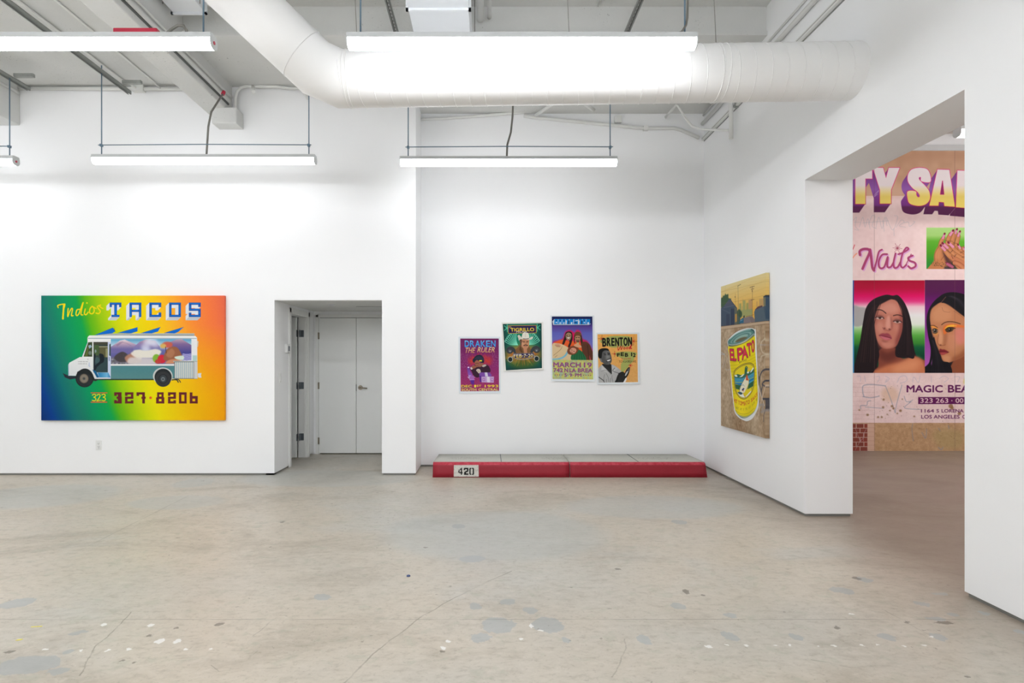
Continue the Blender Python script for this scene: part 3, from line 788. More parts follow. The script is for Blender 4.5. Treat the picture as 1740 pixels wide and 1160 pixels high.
    def line(s, pts, w, col, a=1.0, smooth=False, soft=0.0, taper=False):
        if smooth: pts = s.spline(pts, False, 6)
        q = s.P(pts)
        sc_ = s.res if not s.tf else s.res * s.lw
        hw = w * sc_ / 2; aa = .5 + soft * sc_ 
        x0 = max(int(q[:, 0].min() - hw - aa) - 1, 0); x1 = min(int(q[:, 0].max() + hw + aa) + 2, s.W)
        y0 = max(int(q[:, 1].min() - hw - aa) - 1, 0); y1 = min(int(q[:, 1].max() + hw + aa) + 2, s.H)
        if x1 <= x0 or y1 <= y0: return
        yy, xx = np.mgrid[y0:y1, x0:x1]; xx = xx + .5; yy = yy + .5
        best = np.full(xx.shape, 1e9)
        n = len(q) - 1
        for i in range(n):
            A, B = q[i], q[i + 1]; d = B - A; L = max((d * d).sum(), 1e-9)
            t = np.clip(((xx - A[0]) * d[0] + (yy - A[1]) * d[1]) / L, 0, 1)
            dist = np.hypot(xx - A[0] - t * d[0], yy - A[1] - t * d[1])
            if taper: dist = dist + hw * abs(2 * (i + .5) / n - 1) ** 2 * .9
            best = np.minimum(best, dist)
        s.put(np.clip((hw - best) / (2 * aa) + .5, 0, 1), x0, y0, col, a)

    def noise(s, amp, cell, seed=0, region=None, tint=(1, 1, 1)):
        rg = np.random.RandomState(seed); c = max(cell * s.res, 1)
        h, w_ = int(s.H / c) + 3, int(s.W / c) + 3; g = rg.rand(h, w_) - .5
        yi = np.arange(s.H) / c; xi = np.arange(s.W) / c; y0 = yi.astype(int); x0 = xi.astype(int)
        fy = (yi - y0)[:, None]; fx = (xi - x0)[None]; fy = fy * fy * (3 - 2 * fy); fx = fx * fx * (3 - 2 * fx)
        v = (g[np.ix_(y0, x0)] * (1 - fy) + g[np.ix_(y0 + 1, x0)] * fy) * (1 - fx) + (g[np.ix_(y0, x0 + 1)] * (1 - fy) + g[np.ix_(y0 + 1, x0 + 1)] * fy) * fx
        if region is not None: v = v * region
        s.img += (v * 2 * amp)[..., None] * np.array(tint, np.float32)

    # ---- letters
    def text(s, st, x0, y0, x1, y1, col, a=1.0, bold=.0, shear=0.0, warp=None, soft=0):
        tris = text_tris(st)
        hpx = abs(y1 - y0) * s.res
        if warp:
            e = s.P([warp(.5, 0), warp(.5, 1)]); hpx = float(np.hypot(*(e[1] - e[0])))
        rad = bold * hpx * .9
        if not warp: d = rad / s.res * .8; x0, x1, y0, y1 = x0 + d, x1 - d, y0 + d, y1 - d
        acc = np.zeros((s.H, s.W), np.float32)
        for tr in tris:
            pts = []
            for (u, v) in tr:
                if warp: pts.append(warp(u, v))
                else: pts.append((x0 + (x1 - x0) * u + shear * (1 - v) * (y1 - y0), y0 + (y1 - y0) * v))
            r = s.cover(s.P(pts))
            if r is None: continue
            m, X0, Y0 = r; acc[Y0:Y0 + m.shape[0], X0:X0 + m.shape[1]] += m
        ys, xs = np.nonzero(acc > 0)
        if len(ys) == 0: return
        ya_, yb_, xa_, xb_ = ys.min(), ys.max() + 1, xs.min(), xs.max() + 1
        k = int(math.ceil(rad)) + 1
        ya_, yb_, xa_, xb_ = max(ya_ - k, 0), min(yb_ + k, s.H), max(xa_ - k, 0), min(xb_ + k, s.W)
        sub = np.clip(acc[ya_:yb_, xa_:xb_], 0, 1)
        if rad > .15:
            base = np.pad(sub, k + 1); out = sub.copy(); hh, ww = sub.shape
            for j in range(12):
                dx, dy = math.cos(j * math.pi / 6) * rad, math.sin(j * math.pi / 6) * rad; ix, iy = math.floor(dx), math.floor(dy); fx, fy = dx - ix, dy - iy
                g = lambda a_, b_: base[k + 1 + iy + b_:k + 1 + iy + b_ + hh, k + 1 + ix + a_:k + 1 + ix + a_ + ww]
                out = np.maximum(out, (g(0, 0) * (1 - fx) + g(1, 0) * fx) * (1 - fy) + (g(0, 1) * (1 - fx) + g(1, 1) * fx) * fy)
            sub = out
        s.put(sub, xa_, ya_, col, a)

    def rects(s, lst, ox, oy, k, col, a=1.0):
        for (u0, v0, u1, v1) in lst: s.rect(ox + u0 * k, oy + v0 * k, ox + u1 * k, oy + v1 * k, col, a)

    # ---- to a coloured mesh in the plane origin + u*U + v*V (u,v in 0..1, v downwards)
    def mesh(s, name, O, U, V, mat, parent, frame=None):
        """frame: (thickness vector) builds a closed slab behind the picture"""
        H, W = s.H, s.W
        O, U, V = [np.array(q, float) for q in (O, U, V)]
        if parent is not None: O = O - np.array(parent.location)
        # raster cell centres become vertices; outermost row/column snapped to the edge
        uu = (np.arange(W) + .5) / W; vv = (np.arange(H) + .5) / H; uu[0] = vv[0] = 0; uu[-1] = vv[-1] = 1
        co = O[None, None] + vv[:, None, None] * V[None, None] + uu[None, :, None] * U[None, None]
        co = co.reshape(-1, 3)
        idx = np.arange(H * W).reshape(H, W)
        q = np.stack([idx[:-1, :-1], idx[1:, :-1], idx[1:, 1:], idx[:-1, 1:]], -1).reshape(-1, 4)
        colr = s.img.reshape(-1, 3)
        nq = len(q)
        if frame is not None:
            T = np.array(frame, float)
            rim = np.concatenate([idx[0, :], idx[1:, -1], idx[-1, -2::-1], idx[-2:0:-1, 0]])
            n0 = len(co); k = len(rim)
            co = np.concatenate([co, co[rim], co[rim] + T]); colr = np.concatenate([colr, colr[rim], colr[rim]])
            a = np.arange(k); b = (a + 1) % k
            q = np.concatenate([q, np.stack([n0 + a, n0 + b, n0 + k + b, n0 + k + a], -1)])
        colr = np.clip(colr, 0, 255) / 255.0
        lin = np.where(colr <= .04045, colr / 12.92, ((colr + .055) / 1.055) ** 2.4)
        me = bpy.data.meshes.new(name)
        me.vertices.add(len(co)); me.vertices.foreach_set('co', co.astype(np.float32).ravel())
        me.loops.add(len(q) * 4); me.loops.foreach_set('vertex_index', q.astype(np.int32).ravel())
        me.polygons.add(len(q)); me.polygons.foreach_set('loop_start', np.arange(0, len(q) * 4, 4, dtype=np.int32))
        me.update(calc_edges=True)
        at = me.color_attributes.new('pigment', 'FLOAT_COLOR', 'POINT')
        at.data.foreach_set('color', np.concatenate([lin, np.ones((len(lin), 1))], 1).astype(np.float32).ravel())
        me.materials.append(mat)
        o = bpy.data.objects.new(name, me); COL.objects.link(o)
        if parent is not None: o.parent = parent
        return o


_tc = {}
def text_tris(st):
    key = st
    if key in _tc: return _tc[key]
    cu = bpy.data.curves.new('lettering', 'FONT'); cu.body = st; cu.size = 1; cu.resolution_u = 3
    ob = bpy.data.objects.new('lettering', cu); COL.objects.link(ob)
    dg = bpy.context.evaluated_depsgraph_get(); dg.update()
    me = ob.evaluated_get(dg).to_mesh(); me.calc_loop_triangles()
    v = [(p.co.x, p.co.y) for p in me.vertices]
    xs = [p[0] for p in v]; ys = [p[1] for p in v]; xa, xb, ya_, yb_ = min(xs), max(xs), min(ys), max(ys)
    v = [((p[0] - xa) / (xb - xa), 1 - (p[1] - ya_) / (yb_ - ya_)) for p in v]
    r = [[v[i] for i in t.vertices] for t in me.loop_triangles]
    ob.evaluated_get(dg).to_mesh_clear(); bpy.data.objects.remove(ob); bpy.data.curves.remove(cu)
    _tc[key] = r
    return r


def paint_material(name, rough=.6, weave=500):
    t = NT(name); at = t.n('ShaderNodeAttribute', attribute_name='pigment')
    t.set(Base_Color=at.outputs['Color'], Roughness=rough); t.b.inputs['Specular IOR Level'].default_value = .12
    return t.mat
M['paint'] = paint_material('acrylic_on_canvas'); M['print'] = paint_material('printed_paper', .7)
C = lambda *c: tuple(c)


def mixc(a, b, t):
    a = np.array(a, float); b = np.array(b, float)
    t = np.clip(np.asarray(t, float), 0, 1)[..., None]; return a * (1 - t) + b * t


def grad(stops, fn):
    """stops: [(t, rgb)...]; fn(X,Y)->t"""
    T = [p for p, _ in stops]; R = [[c[k] for _, c in stops] for k in range(3)]
    return lambda X, Y: np.stack([np.interp(fn(X, Y), T, R[k]) for k in range(3)], -1)


# ------------------------------------------------------------------ taco truck painting
A = Art(91, 99, 1536, 1083, .55, (200, 200, 0))
rainbow = [(-230, (10, 48, 108)), (-110, (0, 60, 138)), (-20, (4, 84, 118)), (60, (14, 112, 112)), (130, (24, 124, 104)), (260, (0, 150, 92)), (360, (10, 160, 78)), (430, (90, 180, 20)),
           (520, (150, 200, 6)), (640, (205, 216, 0)), (740, (234, 222, 0)), (900, (243, 210, 0)), (1060, (250, 184, 34)), (1240, (250, 142, 52)), (1400, (243, 120, 62)), (1540, (232, 104, 74))]
def bgc(X, Y):
    v = (Y - 99) / 984
    c = grad(rainbow, lambda X, Y: X - 300 * v ** 1.25)(X, Y)
    warm = grad([(600, (225, 215, 0)), (1100, (238, 205, 0)), (1540, (243, 160, 0))], lambda X, Y: X)(X, Y)
    k = np.clip((X - 1000) / 250, 0, 1) * np.clip(v * 1.7 - .4, 0, 1)
    return c * (1 - k[..., None]) + warm * k[..., None]
A.img[:] = bgc(A.X, A.Y)
Bt = lambda L: [(232 + .4801 * x, 301.6 + .4801 * y) for x, y in L]
Ct = lambda L: [(788.8 + .4801 * x, 301.6 + .4801 * y) for x, y in L]
Dt = lambda L: [(185.6 + .72 * x, 92.8 + .72 * y) for x, y in L]
Et = lambda L: [(417.6 + .56 * x, 812 + .56 * y) for x, y in L]
# script word
for st in ([(55, 140), (50, 120), (75, 108), (120, 102), (128, 108), (118, 150), (108, 200), (110, 262)], [(165, 150), (160, 190), (160, 238), (178, 190), (202, 150), (212, 160), (200, 225), (218, 228)],
           [(290, 160), (262, 165), (250, 205), (258, 228), (280, 210), (300, 160), (328, 85), (312, 160), (305, 215), (325, 220)], [(352, 155), (342, 205), (360, 218), (384, 190)],
           [(430, 125), (405, 150), (400, 195), (425, 208), (448, 185), (445, 145), (428, 128), (470, 150)], [(520, 112), (485, 128), (498, 155), (516, 180), (500, 205), (470, 200)], [(500, 118), (525, 140), (545, 150)]):
    A.line(Dt(st), 9, (240, 212, 8), smooth=True)
A.line(Dt([(118, 105), (106, 262)]), 13, (240, 212, 8)); A.ell(*Dt([(370, 90)])[0], 6, 6, (240, 212, 8))
# TACOS, box letters with pale sides
LET = {'T': [(0, 0, 128, 24), (0, 24, 24, 50), (104, 24, 128, 50), (50, 24, 80, 136), (20, 134, 108, 158)],
       'A': [(0, 0, 130, 24), (0, 24, 27, 158), (103, 24, 130, 158), (27, 78, 103, 102)],
       'C': [(0, 0, 130, 24), (0, 24, 27, 134), (0, 134, 130, 158), (102, 24, 130, 50), (102, 108, 130, 134)],
       'O': [(0, 0, 130, 24), (0, 24, 27, 134), (0, 134, 130, 158), (103, 24, 130, 134)],
       'S': [(0, 0, 130, 24), (0, 24, 27, 72), (0, 66, 130, 90), (103, 90, 130, 134), (0, 134, 130, 158), (103, 24, 130, 48), (0, 110, 27, 134)]}
for ch, ox in zip('TACOS', (619, 836, 1054, 1270, 1487)):
    for k in range(17, 0, -1):
        for r in LET[ch]:
            (x0, y0), (x1, y1) = Dt([(ox + r[0] - k * 2.1, 85 + r[1] + k * 2.1), (ox + r[2] - k * 2.1, 85 + r[3] + k * 2.1)])
            A.rect(x0, y0, x1, y1, (222, 226, 230) if k > 2 else (206, 212, 218))
    for r in LET[ch]:       # undersides greyer
        if r[3] - r[1] < 30 or r[3] > 150:
            (x0, y0), (x1, y1) = Dt([(ox + r[0], 85 + r[3]), (ox + r[2], 85 + r[3])]); d = 25
            if r[3] >= 150: A.poly([(x0, y0), (x1, y0), (x1 - d, y0 + d), (x0 - d, y0 + d)], (190, 198, 204))
    for r in LET[ch]:
        (x0, y0), (x1, y1) = Dt([(ox + r[0], 85 + r[1]), (ox + r[2], 85 + r[3])]); A.rect(x0, y0, x1, y1, (22, 62, 150))
    for r in LET[ch]:
        (x0, y0), (x1, y1) = Dt([(ox + r[0] + 6, 85 + r[1] + 5), (ox + r[2] - 6, 85 + r[3] - 8)])
        if y1 - y0 > 3: A.rect(x0, y0, x1, y1, (6, 112, 204))
# phone number
A.rect(*[v for p in Et([(115, 90), (350, 103)]) for v in p], (214, 96, 48)); A.rect(*[v for p in Et([(115, 219), (347, 233)]) for v in p], (214, 96, 48))
for st in ([(138, 128), (160, 116), (184, 124), (182, 145), (158, 158), (182, 168), (186, 192), (165, 208), (137, 200)], [(205, 130), (225, 115), (246, 125), (240, 155), (210, 200), (202, 210), (255, 198)],
           [(272, 125), (295, 115), (318, 124), (314, 145), (290, 157), (316, 168), (322, 190), (300, 208), (272, 200)]):
    A.line(Et(st), 6.5, (238, 214, 10), smooth=True)
DIG = {'3': [(445, 88, 549, 120), (445, 88, 482, 138), (495, 88, 549, 245), (510, 150, 552, 245), (478, 150, 520, 180), (445, 210, 549, 245), (445, 196, 482, 245)],
       '2': [(598, 88, 716, 120), (598, 88, 634, 138), (680, 88, 716, 180), (598, 150, 716, 180), (598, 150, 634, 245), (598, 215, 716, 245), (680, 200, 716, 245)],
       '7': [(760, 88, 878, 120), (760, 88, 796, 138), (840, 88, 878, 245), (828, 150, 890, 180)],
       '8': [(1050, 88, 1142, 118), (1050, 88, 1080, 170), (1112, 88, 1142, 170), (1036, 160, 1152, 182), (1036, 160, 1076, 245), (1112, 160, 1152, 245), (1036, 214, 1152, 245), (1050, 148, 1142, 180)],
       '2b': [(1203, 88, 1316, 120), (1203, 88, 1238, 138), (1280, 88, 1316, 180), (1203, 150, 1316, 180), (1203, 150, 1238, 245), (1203, 215, 1316, 245), (1280, 200, 1316, 245)],
       '0': [(1358, 88, 1466, 122), (1358, 88, 1392, 245), (1434, 88, 1466, 245), (1358, 214, 1466, 245)],
       '6': [(1510, 90, 1548, 245), (1510, 140, 1622, 178), (1586, 140, 1622, 245), (1510, 214, 1622, 245)]}
for g in DIG.values():
    for r in g: A.rect(*[v for p in Et([(r[0], r[1]), (r[2], r[3])]) for v in p], (102, 36, 42))
A.ell(*Et([(958, 165)])[0], 10.5, 10.5, (226, 92, 44))
# --- the truck
for L in ([(585, 228), (885, 105), (925, 165), (870, 200)], [(965, 192), (1290, 98), (1290, 165), (1180, 200)]): A.poly(Bt(L), (8, 104, 200)); A.line(Bt(L[:2]), 2, (30, 70, 130)); 
for L in ([(185, 196), (508, 96), (465, 170), (360, 200)], [(570, 192), (888, 96), (800, 175), (740, 200)]): A.poly(Ct(L), (8, 104, 200)); A.line(Ct(L[:2]), 2, (30, 70, 130))
A.line(Bt([(900, 115), (922, 165)]), 3, (90, 60, 50))
A.poly(Bt([(60, 850), (160, 895), (290, 900), (290, 935), (180, 955), (95, 920)]), (38, 42, 52))                    # bumper
A.poly(Bt([(560, 940), (1350, 940), (1350, 965), (640, 965), (600, 985), (560, 975)]), (46, 50, 48)); A.poly(Ct([(30, 938), (400, 938), (400, 966), (30, 966)]), (46, 46, 40))
A.line(Ct([(690, 962), (770, 962), (800, 1000)]), 8, (46, 48, 50), smooth=True); A.line(Ct([(740, 955), (800, 955), (836, 1000)]), 7, (46, 48, 50), smooth=True)
A.poly(Bt([(640, 225), (860, 200), (1353, 200), (1353, 240), (640, 240)]), (168, 174, 172)); A.poly(Ct([(0, 198), (1065, 198), (1065, 240), (0, 240)]), grad([(395, (190, 194, 190)), (417, (140, 145, 140))], lambda X, Y: Y))
body = Bt([(478, 250), (500, 232), (1353, 236)]) + Ct([(1080, 240), (1108, 270), (1116, 940), (1000, 945), (400, 945)]) + Bt([(560, 945), (540, 900), (280, 895), (155, 892), (152, 715), (170, 680), (340, 588), (380, 586), (380, 570), (468, 350), (468, 270)])
A.poly(body, grad([(400, (236, 236, 234)), (640, (226, 228, 228)), (760, (212, 216, 218))], lambda X, Y: Y))
A.line(Bt([(478, 280), (1353, 280)]) + Ct([(1100, 282)]), 4, (90, 120, 150)); A.line(Bt([(383, 570), (470, 345)]), 3, (150, 164, 196))
A.line(Bt([(157, 720), (160, 890)]), 7, (178, 190, 216)); A.poly(Bt([(402, 580), (478, 345), (545, 340), (545, 582)]), (60, 72, 44))
A.poly(Bt([(418, 578), (475, 410), (490, 360), (470, 578)]), (92, 104, 50)); A.poly(Bt([(480, 400), (520, 385), (540, 420), (495, 450)]), (150, 176, 190)); A.ell(*Bt([(508, 520)])[0], 13, 16, (120, 140, 130), .8, 2)
A.line(Bt([(548, 345), (548, 585)]), 3, (190, 196, 190))
# door opening
A.rect(*[v for p in Bt([(565, 340), (802, 838)]) for v in p], (52, 66, 66)); A.rect(*[v for p in Bt([(565, 340), (802, 385)]) for v in p], (72, 72, 58))
A.rect(*[v for p in Bt([(575, 390), (655, 560)]) for v in p], (74, 96, 58)); A.rect(*[v for p in Bt([(660, 405), (800, 590)]) for v in p], (92, 90, 60)); A.rect(*[v for p in Bt([(765, 445), (800, 590)]) for v in p], (140, 140, 100))
A.rect(*[v for p in Bt([(655, 412), (802, 425)]) for v in p], (160, 160, 132)); A.ell(*Bt([(600, 490)])[0], 6, 13, (130, 150, 150)); A.ell(*Bt([(625, 640)])[0], 20, 24, (74, 96, 94), 1, 2)
A.rect(*[v for p in Bt([(570, 600), (802, 838)]) for v in p], (50, 78, 84), .5, 4)
A.blob(Bt([(660, 545), (690, 530), (735, 560), (735, 660), (680, 700), (620, 750), (600, 720), (670, 650)]), (30, 38, 44)); A.blob(Bt([(575, 560), (600, 545), (590, 700), (620, 760), (570, 800)]), (28, 36, 44))
A.rect(*[v for p in Bt([(802, 340), (850, 940)]) for v in p], (196, 206, 228)); A.poly(Bt([(825, 380), (850, 365), (850, 575), (822, 560)]), (66, 84, 84)); A.line(Bt([(824, 590), (824, 650)]), 4, (40, 60, 120))
A.poly(Bt([(565, 800), (610, 820), (660, 920), (620, 925), (545, 790)]), (20, 92, 140)); A.poly(Bt([(630, 842), (810, 842), (848, 922), (662, 922)]), grad([(520, (20, 110, 170)), (610, (110, 176, 214)), (650, (20, 100, 165))], lambda X, Y: X))
A.poly(Bt([(490, 680), (500, 672), (500, 730), (520, 745), (495, 748), (484, 730)]), (176, 190, 220)); A.ell(*Bt([(474, 624)])[0], 5, 5, (190, 192, 190))
for yy in (665, 698):
    x = 312
    while x < (468 if yy == 665 else 455):
        A.rect(*[v for p in Bt([(x, yy - 6), (x + 9, yy + 5)]) for v in p], (120, 122, 122), .8); x += 13 if (x // 13) % 4 else 20
# teal lower side with diagonal tread
teal = Bt([(850, 728), (1353, 728)]) + Ct([(735, 728), (735, 940), (400, 945)]) + Bt([(850, 945)])
A.poly(teal, lambda X, Y: mixc((70, 128, 136), (104, 140, 136), np.clip((np.sin((X - Y * .95) * .62) * .5 + .5) * .45 + np.clip((720 - X) / 900, 0, .3) + np.clip((Y - 690) / 250, 0, .3), 0, 1)))
A.poly(Bt([(850, 705), (1353, 705)]) + Ct([(735, 705), (735, 728)]) + Bt([(850, 728)]), (232, 230, 228))
# side panel: plain generic mountain landscape
pan = Bt([(850, 290), (1353, 288)]) + Ct([(1015, 290), (1015, 640), (735, 650), (735, 703)]) + Bt([(850, 703)])
x_a, x_b = Bt([(850, 0)])[0][0], Ct([(1015, 0)])[0][0]; y_a, y_b = Bt([(0, 289)])[0][1], Bt([(0, 703)])[0][1]
r = A.cover(A.P(pan)); A.clip = np.zeros((A.H, A.W), np.float32); A.clip[r[2]:r[2] + r[0].shape[0], r[1]:r[1] + r[0].shape[1]] = r[0]
A.rect(x_a, y_a, x_b, y_b, grad([(y_a, (84, 158, 196)), (y_a + 55, (190, 212, 226)), (y_a + 90, (104, 108, 166)), (y_b - 60, (96, 92, 150)), (y_b, (120, 116, 160))], lambda X, Y: Y))
A.poly(Bt([(850, 420), (940, 360), (1000, 315), (1080, 300), (1180, 345), (1353, 420), (1353, 520), (850, 520)]), grad([(440, (232, 226, 222)), (475, (196, 168, 186)), (520, (112, 104, 160))], lambda X, Y: Y))
A.poly(Bt([(930, 390), (1000, 340), (1060, 330), (1010, 375), (960, 410)]), (140, 110, 140), .6, 2); A.line(Bt([(1040, 345), (1110, 360), (1180, 400)]), 5, (150, 120, 150), .6, soft=1)
A.poly(Ct([(60, 430), (160, 340), (260, 300), (420, 320), (500, 420), (500, 560), (60, 560)]), grad([(440, (190, 150, 160)), (480, (150, 130, 176)), (560, (92, 108, 172))], lambda X, Y: Y))
A.poly(Ct([(640, 350), (760, 300), (860, 295), (1015, 390), (1015, 540), (640, 540)]), grad([(440, (196, 168, 178)), (480, (130, 104, 150)), (550, (70, 70, 140))], lambda X, Y: Y))
for cx, cy, rr in ((300, 340, 36), (260, 420, 34), (360, 330, 40), (420, 370, 34), (240, 470, 26), (300, 470, 24)): A.ell(*Ct([(cx, cy)])[0], rr, rr * .75, (226, 230, 242), .6, 10)
A.poly(Ct([(870, 530), (1015, 530), (1015, 645), (870, 645)]), lambda X, Y: mixc((112, 106, 186), (200, 202, 230), (np.sin(Y * .55 + np.sin(X * .1) * 2) > .55) * 1.0))
rnd = random.Random(9)
A.rect(*[v for p in Bt([(850, 590), (1353, 703)]) for v in p], (112, 108, 120), .9, 6)
for k in range(46):
    x = rnd.uniform(855, 1340); y = rnd.uniform(600, 700); g = rnd.randint(80, 190); A.ell(*Bt([(x, y)])[0], rnd.uniform(6, 12), rnd.uniform(4, 8), (g, g, g + 4), .9, 1)
# rounded rocks, snow bank and coloured bushes in the same rough colours as the photographed panel
A.blob(Bt([(905, 600), (950, 540), (1040, 500), (1120, 540), (1160, 620), (1110, 660), (1020, 670), (950, 650)]), (74, 68, 72), 1, 1)
A.blob(Bt([(1080, 600), (1150, 540), (1240, 520), (1330, 600), (1350, 660), (1250, 690), (1130, 680)]), (178, 128, 104), .95, 3)
A.blob(Bt([(1180, 530), (1260, 480), (1353, 480), (1353, 620), (1280, 610)]), (226, 216, 206), 1, 3)
A.blob(Ct([(60, 490), (150, 470), (280, 480), (430, 455), (520, 500), (430, 590), (260, 605), (120, 590)]), (226, 222, 210), 1, 3); A.blob(Ct([(0, 600), (200, 600), (420, 620), (420, 703), (0, 703)]), (212, 206, 206), .9, 5)
A.ell(*Ct([(440, 610)])[0], 30, 34, (128, 176, 58), 1, 2); A.ell(*Ct([(530, 620)])[0], 34, 34, (206, 42, 60), 1, 2); A.ell(*Ct([(470, 660)])[0], 26, 18, (190, 60, 58), .9, 2)
A.blob(Ct([(570, 640), (600, 480), (680, 420), (780, 430), (850, 540), (850, 640)]), (150, 96, 68), 1, 2); A.blob(Ct([(600, 560), (640, 480), (700, 450), (740, 520), (680, 600)]), (176, 120, 86), .8, 4)
A.ell(*Ct([(620, 385)])[0], 42, 24, (200, 96, 80), 1, 3); A.ell(*Ct([(550, 405)])[0], 24, 18, (212, 172, 92), 1, 3); A.line(Ct([(590, 420), (600, 520)]), 5, (78, 56, 50))
A.blob(Ct([(590, 690), (640, 640), (740, 620), (860, 640), (740, 690)]), (200, 136, 100), 1, 1); A.blob(Ct([(740, 585), (880, 565), (880, 632), (780, 625)]), (206, 224, 208), 1, 1)
A.clip = None
A.rect(*[v for p in Ct([(1015, 290), (1108, 640)]) for v in p], (228, 229, 230)); A.rect(*[v for p in Ct([(1035, 560), (1108, 650)]) for v in p], (160, 198, 190), .8, 2)
A.poly(Ct([(1112, 320), (1130, 330), (1122, 420), (1112, 420)]), (200, 204, 204))
# rear hatch
A.rect(*[v for p in Ct([(715, 650), (1112, 668)]) for v in p], (170, 176, 172)); A.rect(*[v for p in Ct([(735, 668), (1056, 940)]) for v in p], lambda X, Y: mixc((206, 206, 198), (160, 182, 190), np.sin((X - 1140) * .405) > 0))
A.line(Ct([(735, 668), (1056, 668), (1056, 938), (737, 938), (737, 668)]), 3, (70, 76, 78)); A.rect(*[v for p in Ct([(1060, 668), (1112, 930)]) for v in p], (200, 202, 202)); A.poly(Ct([(1120, 855), (1180, 850), (1172, 890), (1182, 925), (1125, 920)]), (214, 218, 226))
A.line(Ct([(735, 942), (1116, 942)]), 3, (120, 122, 118))
# wheels and arches
A.ell(*Bt([(420, 935)])[0], 72, 72, (34, 36, 38)); A.ell(*Bt([(425, 925)])[0], 66, 72, (42, 46, 50)); A.ell(*Bt([(410, 940)])[0], 36, 38, (86, 76, 66)); A.ell(*Bt([(410, 940)])[0], 32, 33, (132, 122, 108), 1, 2); A.ell(*Bt([(410, 940)])[0], 12, 12, (90, 92, 90)); A.ell(*Bt([(410, 940)])[0], 6, 6, (60, 64, 64))
A.poly([(p[0], p[1]) for p in Bt([(280, 895), (300, 830), (360, 795), (440, 788), (510, 820), (560, 890), (585, 945), (555, 960), (500, 880), (420, 850), (330, 870), (300, 930)])], (34, 38, 40))
A.ell(*Ct([(545, 900)])[0], 78, 68, (196, 200, 198)); A.ell(*Ct([(550, 915)])[0], 68, 66, (40, 44, 46)); A.ell(*Ct([(550, 950)])[0], 62, 61, (52, 54, 56)); A.ell(*Ct([(550, 945)])[0], 34, 36, (30, 34, 38)); A.ell(*Ct([(550, 945)])[0], 30, 32, (58, 64, 68)); A.ell(*Ct([(548, 950)])[0], 16, 17, (110, 118, 122)); A.ell(*Ct([(548, 950)])[0], 7, 7, (60, 66, 70))
A.noise(2.0, 3, 1)
yc = YB - .045
q0 = PX(70, 502, yc); q1 = PX(381.3, 714, yc)
rt = empty('canvas_painting', (q0.x, YB, q1.z), 'rainbow painting of a white food truck with INDIOS TACOS lettering', 'painting')
A.mesh('painted_canvas', (q0.x, yc, q0.z), (q1.x - q0.x, 0, 0), (0, 0, q1.z - q0.z), M['paint'], rt, frame=(0, .04, 0))

# ------------------------------------------------------------------ posters
def poster(A_, px, label, tilt=0.0, mat=None, tw=.0):
    """px: outer paper corners TL, TR, BR, BL in the photo; A_ covers the paper"""
    Y = YA - .006
    p = [PX(x, y, Y) for x, y in px]
    r_ = empty('poster', (p[3].x, YA, p[3].z), label, 'poster', None)
    # paper: thin sheet curling a little at the lower edge
    O = p[0]; U = p[1] - p[0]; V = p[3] - p[0]
    o = A_.mesh('printed_sheet', O, U, V, M['print'], r_, frame=(0, .0012, 0))
    me = o.data; n = len(me.vertices); co = np.empty(n * 3, np.float32); me.vertices.foreach_get('co', co); co = co.reshape(-1, 3)
    # bilinear fix of the fourth corner and lower-edge curl (object space relative to r_)
    loc = np.array(r_.location); w_ = co + loc
    u = ((w_ - np.array(O)) @ np.array(U)) / U.length_squared; v = ((w_ - np.array(O)) @ np.array(V)) / V.length_squared
    d4 = np.array(p[2] - (p[1] + p[3] - p[0])); w_ = w_ + (u * v)[:, None] * d4
    w_[:, 1] -= tw * np.clip((v - .86) / .14, 0, 1) ** 2 + .0008
    me.vertices.foreach_set('co', (w_ - loc).astype(np.float32).ravel()); me.update()
    for (uu, vv) in ((.03, .02), (.97, .02)):
        c = O + U * uu + V * vv; b = MB(); b.tube([(c.x, Y - .003, c.z), (c.x, Y - .006, c.z)], [.0035, .0028], 10); b.build('pin', M['plate'], r_)
    return r_

# 1: purple poster, zoom units (7.247 px per photo px from 770,520), crop zoom units used for details: 11.15 from (775,568)
K1 = lambda L: [(775 + x / 11.15, 568 + y / 11.15) for x, y in L]
A = Art(779, 572, 850.5, 668.5, 4.6, (222, 230, 236))
A.rect(782, 575, 848, 664.8, lambda X, Y: mixc(mixc((112, 38, 92), (142, 48, 112), (Y - 575) / 60), (168, 54, 98), np.clip((Y - 620) / 45, 0, 1) * .7))
A.noise(9, 1.0, 3, ((A.X > 782) & (A.X < 848) & (A.Y > 575) & (A.Y < 664.5)).astype(float), (1, .7, 1))
rnd = random.Random(2)
for k in range(150):
    x = rnd.choice([rnd.uniform(783, 795), rnd.uniform(836, 847)]); y = rnd.uniform(600, 624); A.ell(x, y, .28, .28, (196, 150, 196), .7)
for k in range(230):
    a_ = rnd.uniform(math.pi, 2 * math.pi); rr = rnd.uniform(6, 21); x = 815 + math.cos(a_) * rr * 1.02; y = 619 + math.sin(a_) * rr * .75 + rnd.uniform(-3, 3); A.line([(x, y), (x + rnd.uniform(-1.6, 1.6), y - rnd.uniform(.5, 3))], .6, (rnd.randint(190, 226), rnd.randint(44, 80), 46), .8)
A.ell(803, 612, 7, 7, (214, 66, 48), .45, 3); A.ell(830, 612, 7, 8, (214, 66, 48), .5, 3)
for k, (ch, x0, x1) in enumerate(zip('DRAKEN', (789.5, 798.5, 807.5, 817, 826, 834.5), (797.5, 806.5, 816, 825, 833.5, 842.5))):
    A.text(ch, x0, 578.2, x1, 589.6, (40, 96, 176), bold=.03); A.text(ch, x0 + .3, 578.6, x1 - .3, 588.6, grad([(578, (140, 214, 244)), (583, (60, 150, 220)), (589, (84, 176, 232))], lambda X, Y: Y), bold=.012)
def script(A_, st, x0, y0, x1, y1, col, sh=.25, b=0.0): A_.text(st, x0, y0, x1, y1, col, shear=sh, bold=b)
